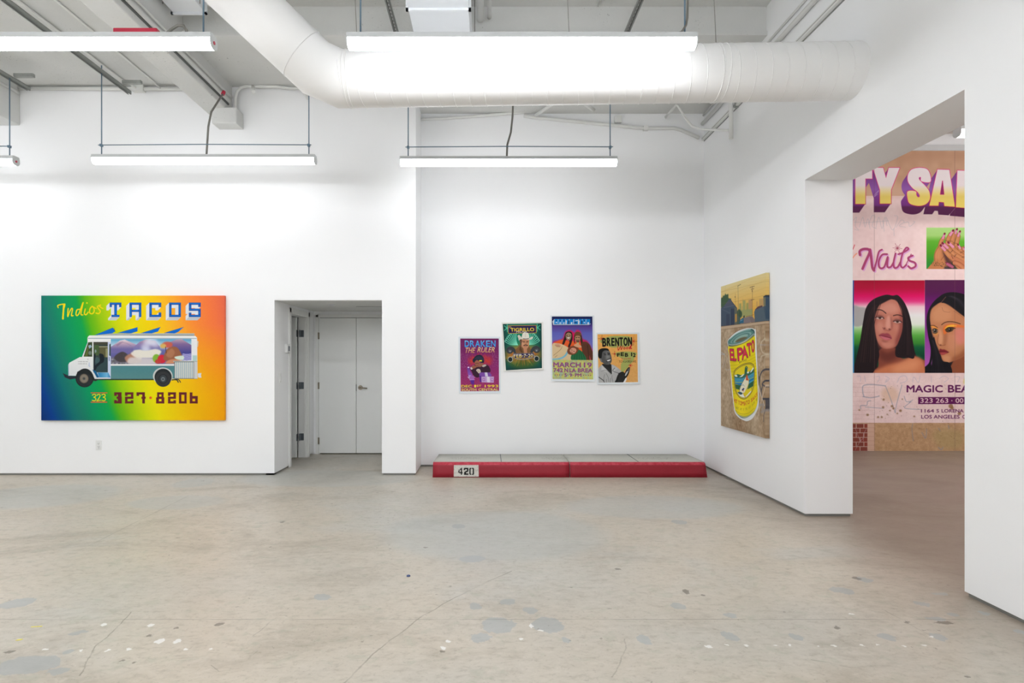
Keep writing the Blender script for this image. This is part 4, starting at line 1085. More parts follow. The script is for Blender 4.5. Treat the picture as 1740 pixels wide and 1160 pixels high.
script(A, 'THE', 789, 590.5, 806, 599.5, grad([(590, (238, 214, 160)), (600, (214, 150, 80))], lambda X, Y: Y)); script(A, 'RULER', 811, 589.8, 840.5, 598.6, grad([(590, (240, 218, 164)), (600, (216, 156, 84))], lambda X, Y: Y))
A.blob(K1([(268, 640), (330, 600), (400, 560), (560, 570), (630, 620), (640, 720), (450, 730), (440, 800), (390, 820), (330, 780), (290, 700)]), (58, 34, 52))
A.blob(K1([(310, 490), (350, 430), (400, 392), (470, 392), (520, 440), (530, 530), (480, 540), (430, 500), (380, 490), (340, 540)]), (36, 42, 58)); A.blob(K1([(345, 470), (420, 410), (500, 440), (520, 500), (440, 480)]), (52, 60, 78), .8, .4)
A.rect(*K1([(440, 490)])[0], *K1([(490, 512)])[0], (228, 216, 40))
A.blob(K1([(360, 510), (400, 490), (440, 520), (450, 580), (410, 620), (370, 590), (350, 550)]), (158, 98, 78)); A.blob(K1([(300, 600), (350, 590), (390, 620), (300, 660)]), (150, 92, 72)); A.blob(K1([(430, 580), (480, 540), (520, 570), (500, 600), (440, 620)]), (150, 96, 80)); A.line(K1([(365, 555), (400, 545), (430, 560)]), .7, (60, 36, 36)); A.line(K1([(385, 590), (420, 592)]), .7, (90, 40, 40))
A.blob(K1([(490, 600), (540, 570), (575, 590), (520, 620)]), (188, 174, 168)); A.blob(K1([(265, 640), (285, 620), (310, 650), (290, 670)]), (206, 188, 190)); A.blob(K1([(378, 680), (410, 655), (450, 665), (465, 720), (430, 740), (400, 710)]), (206, 190, 176)); A.line(K1([(400, 680), (440, 720)]), .5, (120, 96, 100))
A.poly(K1([(205, 640), (215, 612), (245, 612), (262, 690), (300, 750), (330, 860), (340, 950), (290, 950), (255, 860), (220, 760)]), grad([(622, (96, 56, 140)), (640, (150, 96, 190)), (652, (84, 44, 140))], lambda X, Y: Y)); A.ell(*K1([(232, 625)])[0], 1.6, 1.1, (230, 210, 240))
for k in range(16):
    a_ = k * .39; A.line([K1([(275, 825)])[0], (K1([(275, 825)])[0][0] + math.cos(a_) * rnd.uniform(3, 7.5), K1([(275, 825)])[0][1] + math.sin(a_) * rnd.uniform(2, 6) - 1)], .6, (226, 214, 240), .9)
A.ell(*K1([(295, 825)])[0], 4.4, 4.0, (168, 104, 184)); A.poly(K1([(260, 860), (345, 860), (325, 948), (298, 948)]), (92, 46, 150)); A.line(K1([(262, 862), (345, 860)]), .8, (200, 150, 214))
A.poly(K1([(435, 740), (460, 722), (640, 725), (672, 770), (668, 800), (440, 840)]), (126, 78, 168)); A.poly(K1([(440, 790), (470, 780), (480, 910), (445, 900)]), (88, 44, 140)); A.poly(K1([(540, 724), (590, 724), (605, 800), (550, 800)]), (214, 206, 228))
A.poly(K1([(478, 805), (718, 802), (712, 920), (480, 910)]), (196, 160, 208)); A.poly(K1([(580, 803), (632, 803), (640, 915), (585, 912)]), (226, 218, 232)); A.rect(*K1([(500, 835)])[0], *K1([(545, 885)])[0], (150, 96, 172)); A.ell(*K1([(522, 860)])[0], 1.1, 1.5, (210, 180, 220)); A.rect(*K1([(660, 840)])[0], *K1([(700, 890)])[0], (150, 96, 172)); A.ell(*K1([(682, 862)])[0], 1.2, 1.4, (220, 190, 226))
yl = grad([(654, (240, 206, 30)), (657, (240, 214, 60)), (658.6, (150, 196, 130)), (659.4, (236, 200, 60)), (664, (214, 220, 150))], lambda X, Y: Y)
A.text('DEC', 783.4, 654.2, 801, 658.8, (70, 30, 60), bold=.07); A.text('DEC', 783.4, 654, 801, 658.6, yl, bold=.04); A.text('1', 805.5, 654, 808.5, 658.6, yl, bold=.05); A.text('ST', 809.5, 654, 817.5, 657.3, yl, bold=.03); A.text('1993', 823.5, 654, 846.5, 658.6, yl, bold=.04)
A.text('SOUTH', 783.4, 660, 809, 664.3, yl, bold=.04); A.text('CENTRAL', 812.5, 660, 847, 664.3, yl, bold=.04)
poster(A, [(779, 572), (850, 572), (850.6, 667.8), (779.8, 668.4)], 'purple poster reading THE RULER above a figure in a dark hat, leftmost of four')

# 2: green poster
K2 = lambda L: [(848 + x / 12.34, 542 + y / 12.34) for x, y in L]
A = Art(852.4, 546.8, 923.4, 630.4, 4.6, (226, 226, 220))
pr = [(854.2, 549.4), (920.9, 549.0), (920.8, 627.2), (857.2, 629.0)]
r = A.cover(A.P(pr)); A.clip = np.zeros((A.H, A.W), np.float32); A.clip[r[2]:r[2] + r[0].shape[0], r[1]:r[1] + r[0].shape[1]] = r[0]
A.rect(850, 545, 925, 632, lambda X, Y: mixc((24, 122, 96), (24, 52, 54), np.clip(np.maximum(abs(X - 888) / 34, abs(Y - 578) / 52) ** 3, 0, 1)))
A.ell(888, 603, 31, 17, (206, 130, 40), .75, 5); A.ell(888, 605, 24, 12, (180, 70, 44), .55, 4); A.ell(888, 618, 24, 8, (60, 96, 40), .8, 4)
rnd = random.Random(6)
for k in range(90):
    a_ = rnd.uniform(.1, math.pi - .1); x = 888 + math.cos(a_) * 17; y = 603 + math.sin(a_) * 6; A.line([(x, y), (888 + math.cos(a_) * rnd.uniform(26, 34), 604 + math.sin(a_) * rnd.uniform(12, 21))], .6, rnd.choice([(200, 140, 60), (160, 70, 44), (60, 110, 56), (206, 160, 60)]), .45, soft=.2)
for x, d in ((861, 1), (914, -1)):
    for a_ in (-2.5, -1.4, -.5, .5, 1.4, 2.5): A.line([(x, 556.5), (x + math.cos(a_) * 5.2 * d, 556.5 + math.sin(a_) * 6.5)], 1.4, (84, 196, 160), .85, soft=.3)
for k in range(9):
    for d in (-1, 1):
        a_ = .25 + k * .15; bx, by = 887 + d * 8, 586; ex = bx + d * math.cos(a_) * (21 - k * .6); ey = by - math.sin(a_) * 21
        A.line([(bx, by), ((bx + ex) / 2 + d * 1.5, (by + ey) / 2 + 1.8), (ex, ey), (ex + d * 1.6, ey - 1.4), (ex + d * 1.2, ey - 3), (ex - d * .6, ey - 2.6)], .95, (126, 220, 190), .9, True)
A.rect(*K2([(185, 125)])[0], *K2([(790, 297)])[0], (196, 150, 60)); A.rect(*K2([(195, 135)])[0], *K2([(780, 287)])[0], (44, 36, 78))
A.text('EL', *K2([(208, 145)])[0], *K2([(272, 178)])[0], (206, 178, 120)); A.text('TIGRILLO', *K2([(240, 180)])[0], *K2([(745, 255)])[0], (236, 204, 40), bold=.03, shear=-.08); A.text('TIGRILLO', *K2([(240, 196)])[0], *K2([(745, 213)])[0], (240, 236, 200), .35, bold=.03); A.text('PALMA', *K2([(358, 245)])[0], *K2([(590, 284)])[0], (214, 206, 200), bold=.01)
for cx, d in ((215, 1), (785, -1)):
    A.ell(*K2([(cx + d * -5, 650)])[0], 6, 6, (58, 62, 66)); A.ell(*K2([(cx, 660)])[0], 3.2, 3.2, (86, 90, 94)); A.ell(*K2([(cx, 672)])[0], 1.1, 1.1, (150, 156, 160)); A.line(K2([(cx, 600), (cx + d * 60, 620), (cx + d * 110, 690)]), 5.5, (60, 64, 68), smooth=True)
    A.ell(*K2([(cx, 845)])[0], 4.5, 4.8, (176, 182, 170)); A.ell(*K2([(cx, 845)])[0], 3.6, 3.9, (34, 46, 48)); A.line(K2([(cx + d * 30, 800), (cx + d * 100, 740)]), 1.5, (150, 156, 150))
A.line(K2([(330, 830), (500, 855), (680, 825)]), 1.0, (150, 156, 150), smooth=True)
A.blob(K2([(330, 650), (390, 590), (440, 540), (560, 600), (600, 560), (660, 650), (600, 730), (380, 730)]), (122, 88, 56)); A.poly(K2([(440, 560), (500, 720), (470, 730), (410, 640)]), (92, 62, 40))
A.blob(K2([(432, 440), (520, 418), (622, 430), (630, 520), (610, 590), (570, 630), (510, 620), (460, 570), (440, 510)]), (190, 136, 102)); A.poly(K2([(500, 610), (580, 620), (580, 720), (520, 725)]), (186, 130, 98)); A.blob(K2([(432, 430), (470, 425), (470, 500), (455, 570), (436, 500)]), (66, 50, 44), .8, .5)
A.blob(K2([(505, 550), (550, 538), (600, 550), (595, 566), (550, 556), (510, 566)]), (66, 46, 40)); A.line(K2([(485, 468), (540, 472)]), .9, (60, 40, 34)); A.line(K2([(570, 474), (612, 470)]), .9, (60, 40, 34)); A.line(K2([(500, 485), (530, 487)]), .8, (80, 52, 40)); A.line(K2([(575, 488), (605, 486)]), .8, (80, 52, 40)); A.line(K2([(556, 490), (566, 530), (548, 535)]), .7, (150, 96, 70)); A.line(K2([(525, 580), (580, 578)]), .7, (150, 80, 70)); A.ell(*K2([(490, 520)])[0], 1.8, 2.6, (212, 160, 124), .7, .8)
A.blob(K2([(385, 350), (420, 330), (460, 370), (500, 395), (620, 405), (680, 375), (715, 380), (680, 430), (600, 435), (520, 425), (440, 425), (410, 450), (400, 400)]), (208, 204, 190)); A.blob(K2([(480, 400), (490, 310), (530, 275), (580, 285), (615, 300), (628, 400), (560, 415)]), (224, 220, 208)); A.blob(K2([(500, 405), (560, 412), (622, 404), (622, 416), (560, 424), (500, 416)]), (60, 54, 50)); A.line(K2([(555, 290), (548, 380)]), .9, (196, 192, 180), .8, soft=.3)
A.rect(*K2([(275, 718)])[0], *K2([(730, 822)])[0], (150, 146, 120)); A.rect(*K2([(284, 724)])[0], *K2([(722, 816)])[0], (52, 44, 88))
gy = grad([(603, (244, 240, 220)), (605.5, (240, 214, 80)), (608, (240, 204, 40))], lambda X, Y: Y)
A.text('FEB', *K2([(292, 740)])[0], *K2([(468, 808)])[0], gy, bold=.02); A.text('7', *K2([(508, 740)])[0], *K2([(558, 808)])[0], gy, bold=.02); A.text('20', *K2([(600, 740)])[0], *K2([(708, 808)])[0], gy, bold=.02)
for x in (488, 575): A.ell(*K2([(x, 776)])[0], .8, .8, (236, 226, 150))
A.clip = None
poster(A, [(852.4, 547.6), (922.8, 546.8), (923.6, 628.4), (855.2, 630.8)], 'green poster of a moustached person in a white cowboy hat, dated FEB 7 20', tw=.008)

# 3: tall blue poster
K3 = lambda L: [(930 + x / 9.28, 530 + y / 9.28) for x, y in L]
A = Art(935.0, 535.6, 1011.2, 648.8, 4.6, (222, 228, 232))
a0, b0 = K3([(68, 68)])[0], K3([(725, 1068)])[0]
A.clip = ((A.X > 937.3) & (A.X < 1008.2) & (A.Y > 537.3) & (A.Y < 645)).astype(np.float32)
A.rect(937.3, 537.3, 1008.2, 612, grad([(537, (24, 36, 84)), (548, (40, 40, 96)), (555, (84, 64, 140)), (566, (92, 96, 178)), (585, (110, 112, 188))], lambda X, Y: Y))
A.blob(K3([(75, 500), (160, 450), (240, 420), (280, 320), (340, 285), (400, 300), (430, 330), (470, 280), (530, 310), (560, 420), (640, 460), (700, 560), (725, 620), (725, 760), (75, 760)]), (206, 30, 84), 1, 1.2)
A.blob(K3([(80, 500), (180, 450), (260, 440), (330, 460), (420, 460), (450, 520), (400, 560), (250, 560), (80, 560)]), (222, 92, 44)); A.blob(K3([(380, 490), (520, 480), (560, 560), (540, 640), (440, 560)]), (222, 92, 44))
A.blob(K3([(232, 500), (260, 420), (290, 330), (340, 305), (390, 325), (402, 400), (390, 470), (350, 560), (325, 545), (350, 470), (300, 440), (270, 500), (250, 520)]), (44, 34, 32)); A.blob(K3([(290, 360), (330, 325), (378, 345), (378, 400), (350, 450), (310, 440), (292, 400)]), (150, 122, 96)); A.line(K3([(300, 372), (322, 372)]), 1, (50, 40, 34)); A.line(K3([(345, 370), (368, 372)]), 1, (50, 40, 34)); A.line(K3([(318, 402), (335, 412), (352, 402)]), 1.6, (230, 224, 214), smooth=True); A.line(K3([(310, 396), (335, 392), (358, 396)]), 1, (54, 40, 36)); A.ell(*K3([(340, 380)])[0], 1, 1.8, (176, 146, 116), .8, .5)
A.blob(K3([(420, 470), (425, 390), (440, 340), (490, 315), (540, 350), (560, 440), (570, 520), (540, 540), (520, 440), (440, 440), (440, 500)]), (58, 42, 34)); A.blob(K3([(440, 340), (460, 315), (500, 310), (540, 340), (530, 375), (440, 375)]), (104, 68, 46)); A.blob(K3([(440, 390), (480, 372), (524, 385), (524, 440), (500, 480), (460, 475), (442, 440)]), (164, 124, 92)); A.line(K3([(452, 405), (474, 405)]), 1, (50, 36, 30)); A.line(K3([(492, 405), (514, 405)]), 1, (50, 36, 30)); A.line(K3([(464, 448), (484, 444), (506, 448)]), 1.3, (60, 42, 36)); A.line(K3([(470, 470), (500, 470)]), 2, (70, 52, 42)); A.ell(*K3([(484, 425)])[0], .9, 1.8, (188, 146, 110), .8, .4); A.poly(K3([(464, 480), (505, 480), (500, 510), (470, 510)]), (196, 170, 110))
A.blob(K3([(556, 480), (620, 470), (680, 520), (710, 600), (725, 640), (725, 760), (590, 760), (560, 640), (545, 560)]), (92, 56, 42)); A.line(K3([(640, 520), (650, 620), (665, 760)]), .8, (60, 38, 30), smooth=True); A.poly(K3([(668, 680), (690, 760), (676, 760)]), (222, 60, 80))
A.blob(K3([(75, 520), (130, 495), (220, 510), (320, 560), (350, 620), (390, 700), (385, 760), (75, 760)]), (214, 188, 146)); A.blob(K3([(75, 740), (160, 735), (260, 690), (330, 580), (345, 590), (300, 690), (200, 755), (75, 760)]), (120, 178, 200)); A.line(K3([(90, 690), (200, 600), (230, 545)]), .7, (150, 116, 84), smooth=True); A.line(K3([(110, 720), (150, 690)]), .7, (150, 116, 84)); A.blob(K3([(110, 520), (160, 500), (210, 530), (190, 560), (130, 545)]), (206, 158, 128)); 
for k in range(4): A.line(K3([(120 + k * 18, 528), (150 + k * 16, 556)]), .5, (150, 104, 84))
A.blob(K3([(400, 640), (480, 590), (560, 640), (610, 760), (380, 760)]), (40, 106, 66)); 
for k in range(5): A.line(K3([(450 + k * 26, 620), (420 + k * 44, 755)]), .8, (22, 70, 46), .8)
A.blob(K3([(310, 620), (340, 560), (410, 535), (480, 550), (495, 600), (450, 660), (380, 680), (330, 665)]), (120, 66, 44)); A.blob(K3([(352, 610), (390, 570), (440, 575), (460, 610), (430, 655), (380, 650)]), (206, 150, 126)); A.line(K3([(375, 600), (395, 606)]), .8, (70, 40, 34)); A.line(K3([(412, 620), (432, 628)]), .8, (70, 40, 34)); A.line(K3([(375, 632), (396, 642)]), .9, (150, 70, 64)); A.blob(K3([(420, 530), (470, 500), (530, 530), (540, 560), (480, 560)]), (206, 156, 120))
A.rect(937.3, 611.9, 1008.2, 645, (186, 190, 120)); reg = ((A.Y > 611.9) & (A.Y < 645) & (A.X > 937.3) & (A.X < 1008.2)).astype(float); A.noise(30, 4, 5, reg, (.8, .5, -.9)); A.noise(22, 2.2, 6, reg, (-.5, .5, .9)); 
cy_ = (20, 130, 206)
A.poly(K3([(78, 150), (105, 112), (690, 110), (670, 150), (695, 190), (660, 202), (90, 204)]), (196, 206, 212)); 
for (x0, x1, g) in ((112, 170, 'B'), (176, 232, 'R'), (238, 292, 'A'), (298, 350, 'I'), (358, 420, 'N'), (430, 495, 'S'), (505, 560, 'T'), (566, 620, 'O'), (626, 690, 'K')):
    A.poly(K3([(x0, 110), (x1, 110), (x1 - 6, 190), (x0 - 6, 190)]), cy_)
    if g in 'BRAO': A.poly(K3([(x0 + 20, 128), (x1 - 16, 128), (x1 - 18, 142), (x0 + 18, 142)]), (20, 40, 96))
    if g in 'BO': A.poly(K3([(x0 + 20, 156), (x1 - 16, 156), (x1 - 18, 172), (x0 + 18, 172)]), (206, 214, 220))
    if g in 'RANK': A.poly(K3([(x0 + 20, 160), (x1 - 20, 160), (x1 - 22, 190), (x0 + 16, 190)]), (206, 214, 220))
    if g in 'IT': A.poly(K3([(x0 - 4, 132), (x0 + 14, 132), (x0 + 8, 190), (x0 - 8, 190)]), (206, 214, 220)); A.poly(K3([(x1 - 14, 132), (x1 + 4, 132), (x1, 190), (x1 - 18, 190)]), (30, 44, 90))
    if g == 'S': A.poly(K3([(x0 + 20, 128), (x1, 128), (x1, 140), (x0 + 20, 140)]), (206, 214, 220)); A.poly(K3([(x0 - 2, 158), (x1 - 22, 158), (x1 - 22, 172), (x0 - 2, 172)]), (24, 40, 92))
A.line(K3([(100, 193), (650, 193)]), .5, (110, 130, 146))
pu = (118, 44, 108)
def outl(A_, st, a_, b_, K, bold=.05, w=pu): A_.text(st, *K([a_])[0], *K([b_])[0], w, bold=bold); A_.text(st, *K([(a_[0] + 3, a_[1] + 3)])[0], *K([(b_[0] - 3, b_[1] - 3)])[0], (150, 84, 140), .9, bold=.012)
outl(A, 'MARCH', (85, 800), (528, 880), K3); outl(A, '19', (578, 800), (706, 880), K3); outl(A, '742', (85, 893), (238, 958), K3); outl(A, 'N', (262, 893), (322, 958), K3); outl(A, 'LA', (345, 893), (448, 958), K3); outl(A, 'BREA', (480, 893), (716, 958), K3)
outl(A, '5', (262, 975), (300, 1030), K3); outl(A, '9', (345, 975), (384, 1030), K3); outl(A, 'PM', (430, 975), (536, 1030), K3)
for x in (110, 148, 184, 222, 318, 402, 572, 610, 650, 686): A.ell(*K3([(x, 1003)])[0], .8, .8, pu)
A.clip = None
poster(A, [(935.2, 535.8), (1009.6, 535.8), (1011.0, 648.2), (936.6, 647.4)], 'tall blue poster of three people under a red glow, MARCH 19 below', tw=.006)

# 4: orange poster
K4 = lambda L: [(1008 + x / 11.84, 560 + y / 11.84) for x, y in L]
A = Art(1013.2, 564.6, 1087.8, 653.4, 4.6, (222, 229, 233))
r = A.cover(A.P(K4([(82, 85), (900, 85), (900, 1064), (94, 1064)]))); A.clip = np.zeros((A.H, A.W), np.float32); A.clip[r[2]:r[2] + r[0].shape[0], r[1]:r[1] + r[0].shape[1]] = r[0]
A.rect(1010, 560, 1090, 655, grad([(565, (232, 168, 84)), (650, (222, 168, 100))], lambda X, Y: Y)); A.noise(5, 2, 8, A.clip)
gr = (164, 172, 96)
A.blob(K4([(150, 200), (340, 130), (560, 120), (760, 150), (740, 320), (560, 350), (360, 350), (160, 260)]), gr, 1, .2); A.blob(K4([(435, 500), (480, 455), (700, 440), (880, 470), (840, 560), (800, 640), (700, 760), (600, 850), (560, 840), (560, 700), (600, 600)]), gr, 1, .2)
def star(K, cx, cy, r1, r2, col, c2):
    X, Y = K([(cx, cy)])[0]
    for k in range(4):
        a_ = k * math.pi / 4 + .05; rr = (r1 if k % 2 == 0 else r2) / 11.84; A.line([(X - math.cos(a_) * rr, Y - math.sin(a_) * rr), (X + math.cos(a_) * rr, Y + math.sin(a_) * rr)], .55, c2 if k % 2 == 0 else col)
    A.ell(X, Y, 1.2, 1.2, col, 1, .3)
star(K4, 172, 178, 80, 40, (196, 50, 44), (120, 50, 40)); star(K4, 824, 230, 84, 42, (196, 50, 44), (96, 50, 40)); star(K4, 430, 485, 58, 26, (200, 56, 48), (150, 60, 44)); star(K4, 750, 722, 50, 34, (206, 50, 50), (186, 60, 50))
for i, (ch, x0, x1, y0, y1) in enumerate((('B', 180, 262, 160, 338), ('R', 272, 352, 156, 326), ('E', 366, 432, 158, 324), ('N', 444, 526, 156, 326), ('T', 532, 604, 152, 326), ('O', 616, 700, 150, 326), ('N', 708, 792, 148, 328))):
    A.text(ch, *K4([(x0, y0)])[0], *K4([(x1, y1)])[0], (26, 24, 24), bold=.045)
wd = (196, 32, 48)
for st in ([(498, 320), (506, 412), (556, 330), (566, 400), (606, 318)], [(632, 350), (616, 372), (630, 392), (650, 372), (636, 350)], [(690, 344), (672, 366), (686, 388), (708, 366), (692, 344)], [(752, 340), (730, 362), (742, 386), (772, 300), (764, 384), (782, 372)]): A.line(K4(st), 1.15, wd, 1, True)
for ch, x0, x1, y0, y1 in (('F', 480, 540, 472, 544), ('E', 556, 622, 452, 530), ('B', 642, 706, 468, 546), ('1', 768, 790, 460, 536), ('2', 806, 860, 472, 552)): A.text(ch, *K4([(x0, y0)])[0], *K4([(x1, y1)])[0], (26, 24, 22), bold=.06)
A.text('7', *K4([(575, 566)])[0], *K4([(605, 606)])[0], wd, shear=-.3); A.line(K4([(612, 588), (626, 588)]), .6, wd); A.text('10 PM', *K4([(636, 570)])[0], *K4([(768, 604)])[0], wd, shear=-.3, bold=.01)
A.text('712 N LA BREA AVE', *K4([(518, 618)])[0], *K4([(864, 664)])[0], (40, 34, 28), bold=.0)
g = lambda v: (v, v, v)
A.blob(K4([(92, 800), (180, 700), (260, 740), (370, 700), (480, 760), (560, 840), (520, 900), (470, 960), (440, 1064), (94, 1064)]), g(176)); A.poly(K4([(94, 960), (180, 1010), (210, 1064), (94, 1064)]), g(178)); A.line(K4([(94, 950), (190, 1020), (210, 1060)]), 1.4, g(70))
A.blob(K4([(170, 700), (340, 690), (365, 760), (360, 890), (300, 840), (220, 770)]), g(46)); A.blob(K4([(170, 690), (230, 700), (350, 820), (362, 900), (280, 850), (190, 770)]), g(50))
A.poly(K4([(165, 700), (180, 720), (360, 900), (350, 910), (270, 850), (150, 820)]), g(198)); A.poly(K4([(362, 700), (500, 780), (440, 820), (370, 900)]), g(190)); A.line(K4([(150, 830), (260, 820), (350, 905)]), .6, g(90), smooth=True); A.line(K4([(430, 770), (390, 830), (520, 880)]), .8, g(70), smooth=True)
for L in ([(210, 1060), (200, 980), (220, 900)], [(300, 1050), (290, 960), (250, 880)], [(390, 1060), (370, 980), (372, 920)], [(330, 1060), (340, 980)], [(250, 1060), (255, 1000)]): A.line(K4(L), .7, g(104), .9, True)
A.blob(K4([(90, 470), (120, 400), (190, 368), (280, 375), (320, 420), (345, 480), (366, 560), (365, 640), (320, 700), (240, 700), (170, 650), (120, 590), (92, 540)]), g(88)); A.blob(K4([(90, 480), (110, 400), (190, 368), (290, 378), (312, 420), (240, 410), (180, 450), (160, 560), (130, 580), (95, 540)]), g(28))
A.blob(K4([(118, 580), (150, 580), (170, 640), (150, 650)]), g(120)); A.blob(K4([(200, 480), (250, 440), (320, 440), (330, 470), (260, 500), (215, 520)]), g(128), .7, 1.2); A.blob(K4([(250, 520), (290, 500), (300, 560), (255, 600)]), g(150), .6, 1.2); A.blob(K4([(270, 530), (330, 520), (330, 560), (290, 570)]), g(140), .7, .8)
A.line(K4([(205, 482), (245, 470)]), 1.1, g(24)); A.line(K4([(280, 462), (328, 470)]), 1.1, g(24)); A.line(K4([(215, 505), (248, 500)]), 1.3, g(30)); A.line(K4([(290, 492), (325, 490)]), 1.3, g(30)); A.blob(K4([(256, 625), (300, 600), (345, 592), (350, 620), (310, 645), (270, 650)]), g(40)); A.blob(K4([(266, 624), (300, 606), (342, 598), (340, 614), (300, 634)]), g(232)); A.blob(K4([(280, 660), (330, 650), (320, 690)]), g(120), .7, 1)
A.blob(K4([(430, 1064), (450, 1010), (480, 930), (520, 870), (600, 850), (640, 900), (640, 980), (590, 1064)]), g(38)); 
for k in range(4): A.line(K4([(500 + k * 34, 880 - k * 4), (520 + k * 30, 960), (500 + k * 32, 1050)]), .9, g(66), .8, True)
A.poly(K4([(600, 1064), (640, 990), (670, 960), (668, 1010), (640, 1064)]), g(226)); A.ell(*K4([(680, 870)])[0], 3.4, 10.5, g(34), rot=.42); A.ell(*K4([(668, 885)])[0], 1.4, 5, g(196), rot=.5)
A.blob(K4([(690, 800), (730, 775), (742, 810), (720, 860), (700, 850)]), g(90))
A.clip = None
poster(A, [(1013.4, 565.2), (1086.4, 564.8), (1087.6, 652.4), (1014.6, 653.2)], 'orange poster of a laughing person in black and white, rightmost of the four, FEB 12', tw=.006)
# ------------------------------------------------------------------ can painting on the right wall
CX = 2.838
CY0, CY1, CZ0, CZ1 = 7.005, 5.88, 2.307, .62
def tfc(px, py):
    s_ = (px - VX) / CX; Y = F / s_; z = CZ + (VY - py) / s_
    return (CY0 - Y, CZ0 - z)
A = Art(0, 0, CY0 - CY1, CZ0 - CZ1, 310, (170, 142, 112), tfc); A.lw = 1 / 153
S_ = lambda L: [(1220 + x / 10.55, 455 + y / 10.55) for x, y in L]
T_ = lambda L: [(1225 + x / 11.6, 550 + y / 11.6) for x, y in L]
U_ = lambda L: [(1225 + x / 10.54, 640 + y / 10.54) for x, y in L]
V_ = lambda L: [(1200 + x / 3.625, 440 + y / 3.625) for x, y in L]
# wall ground: rough brown render
A.img[:] = mixc((158, 130, 100), (178, 156, 128), (np.sin(A.X * 9) * .5 + .5))
A.noise(16, .02, 11); A.noise(12, .06, 12); A.noise(8, .15, 13)
sky = grad([(0, (222, 206, 150)), (.18, (226, 190, 110)), (.36, (224, 172, 72))], lambda X, Y: Y)
m_ = (A.Y < .475)
A.img[m_] = sky(A.X, A.Y)[m_]
for k in range(26):
    b = .03 + k * .012; A.put(np.clip(1 - abs(A.Y - b - .02 * np.sin(A.X * 5 + k)) * 200, 0, 1) * m_, 0, 0, (206, 168, 92), .18)
A.rect(1226, 470, 1232, 500, (200, 186, 140), .0)
A.line(S_([(130, 330), (130, 470)]), .8, (190, 176, 140), .5, soft=.6)
for (x0, x1, y0, y1, c_) in ((380, 418, 640, 760, (150, 156, 96)), (425, 440, 690, 760, (190, 160, 100)), (442, 494, 585, 770, (158, 160, 100)), (506, 548, 630, 780, (150, 152, 90)), (548, 618, 572, 800, (184, 146, 100)), (688, 710, 600, 720, (196, 152, 92)), (740, 815, 560, 700, (180, 146, 96)), (400, 620, 760, 880, (150, 158, 104))):
    A.poly(S_([(x0, y0), (x1, y0 - (x1 - x0) * .12), (x1, y1), (x0, y1)]), c_, .9, .25)
A.line(S_([(446, 550), (446, 600)]), .5, (130, 140, 90))
A.blob(S_([(55, 700), (50, 560), (90, 520), (80, 505), (120, 490), (130, 460), (150, 480), (185, 470), (190, 540), (240, 560), (150, 640), (100, 700)]), (64, 90, 62), 1, .2)
A.poly(S_([(50, 720), (110, 680), (210, 548), (300, 660), (345, 720), (345, 1030), (50, 1050)]), (66, 80, 98)); A.poly(S_([(110, 680), (210, 548), (240, 580), (290, 670), (120, 700)]), (78, 84, 104)); A.line(S_([(100, 715), (300, 672)]), .7, (104, 114, 130)); A.line(S_([(210, 548), (330, 720)]), .8, (46, 52, 64)); A.line(S_([(60, 735), (215, 810)]), .6, (96, 108, 128)); A.rect(*S_([(230, 730)])[0], *S_([(292, 1030)])[0], (48, 58, 78)); A.rect(*S_([(150, 830)])[0], *S_([(210, 1040)])[0], (56, 66, 86)); A.line(S_([(217, 730), (217, 1035)]), .6, (100, 116, 136))
A.poly(S_([(296, 700), (345, 730), (345, 1010), (300, 1020)]), (96, 100, 88)); A.poly(S_([(305, 830), (340, 820), (340, 960), (305, 975)]), (184, 140, 70)); A.blob(S_([(345, 780), (380, 740), (425, 790), (430, 850), (400, 900), (350, 880)]), (58, 84, 60), 1, .2); A.poly(S_([(345, 850), (400, 880), (400, 1010), (345, 1010)]), (62, 86, 80))
A.poly(S_([(440, 900), (560, 870), (620, 870), (660, 960), (440, 1005)]), (128, 116, 118)); A.poly(S_([(560, 870), (620, 870), (720, 1000), (600, 1000)]), (118, 104, 104), .7); A.poly(S_([(380, 980), (400, 930), (440, 895), (462, 900), (460, 985), (390, 1000)]), (44, 100, 132)); A.line(S_([(400, 950), (440, 930)]), 1, (120, 160, 184)); A.poly(S_([(455, 860), (480, 850), (480, 890), (455, 900)]), (50, 66, 56)); A.line(S_([(500, 872), (600, 852), (640, 838)]), .6, (150, 70, 40))
A.poly(S_([(650, 790), (670, 740), (720, 690), (820, 690), (925, 660), (925, 950), (660, 975)]), (80, 96, 108)); A.poly(S_([(665, 745), (720, 690), (800, 670), (790, 700), (670, 750)]), (86, 60, 66)); A.poly(S_([(815, 510), (860, 485), (930, 478), (930, 950), (860, 955), (820, 700)]), (62, 80, 98)); A.poly(S_([(808, 515), (860, 483), (930, 478), (930, 492), (820, 522)]), (44, 52, 62)); A.poly(S_([(828, 530), (850, 525), (850, 680), (828, 690)]), (128, 124, 84)); A.ell(*S_([(905, 800)])[0], 1.6, 3, (110, 130, 146), 1, .3)
A.line(S_([(358, 320), (368, 1020)]), 1.0, (112, 106, 78)); A.line(S_([(352, 326), (408, 296)]), .9, (90, 80, 60)); A.line(S_([(310, 455), (312, 680)]), .6, (130, 96, 54)); A.rect(*S_([(302, 505)])[0], *S_([(314, 535)])[0], (96, 80, 60))
A.line(S_([(616, 330), (616, 870)]), .85, (96, 66, 44)); A.line(S_([(570, 352), (655, 328)]), .8, (80, 54, 40)); A.line(S_([(592, 384), (645, 372)]), .8, (80, 54, 40)); A.line(S_([(590, 576), (650, 562)]), .8, (90, 62, 44)); A.rect(*S_([(606, 400)])[0], *S_([(622, 428)])[0], (120, 92, 62))
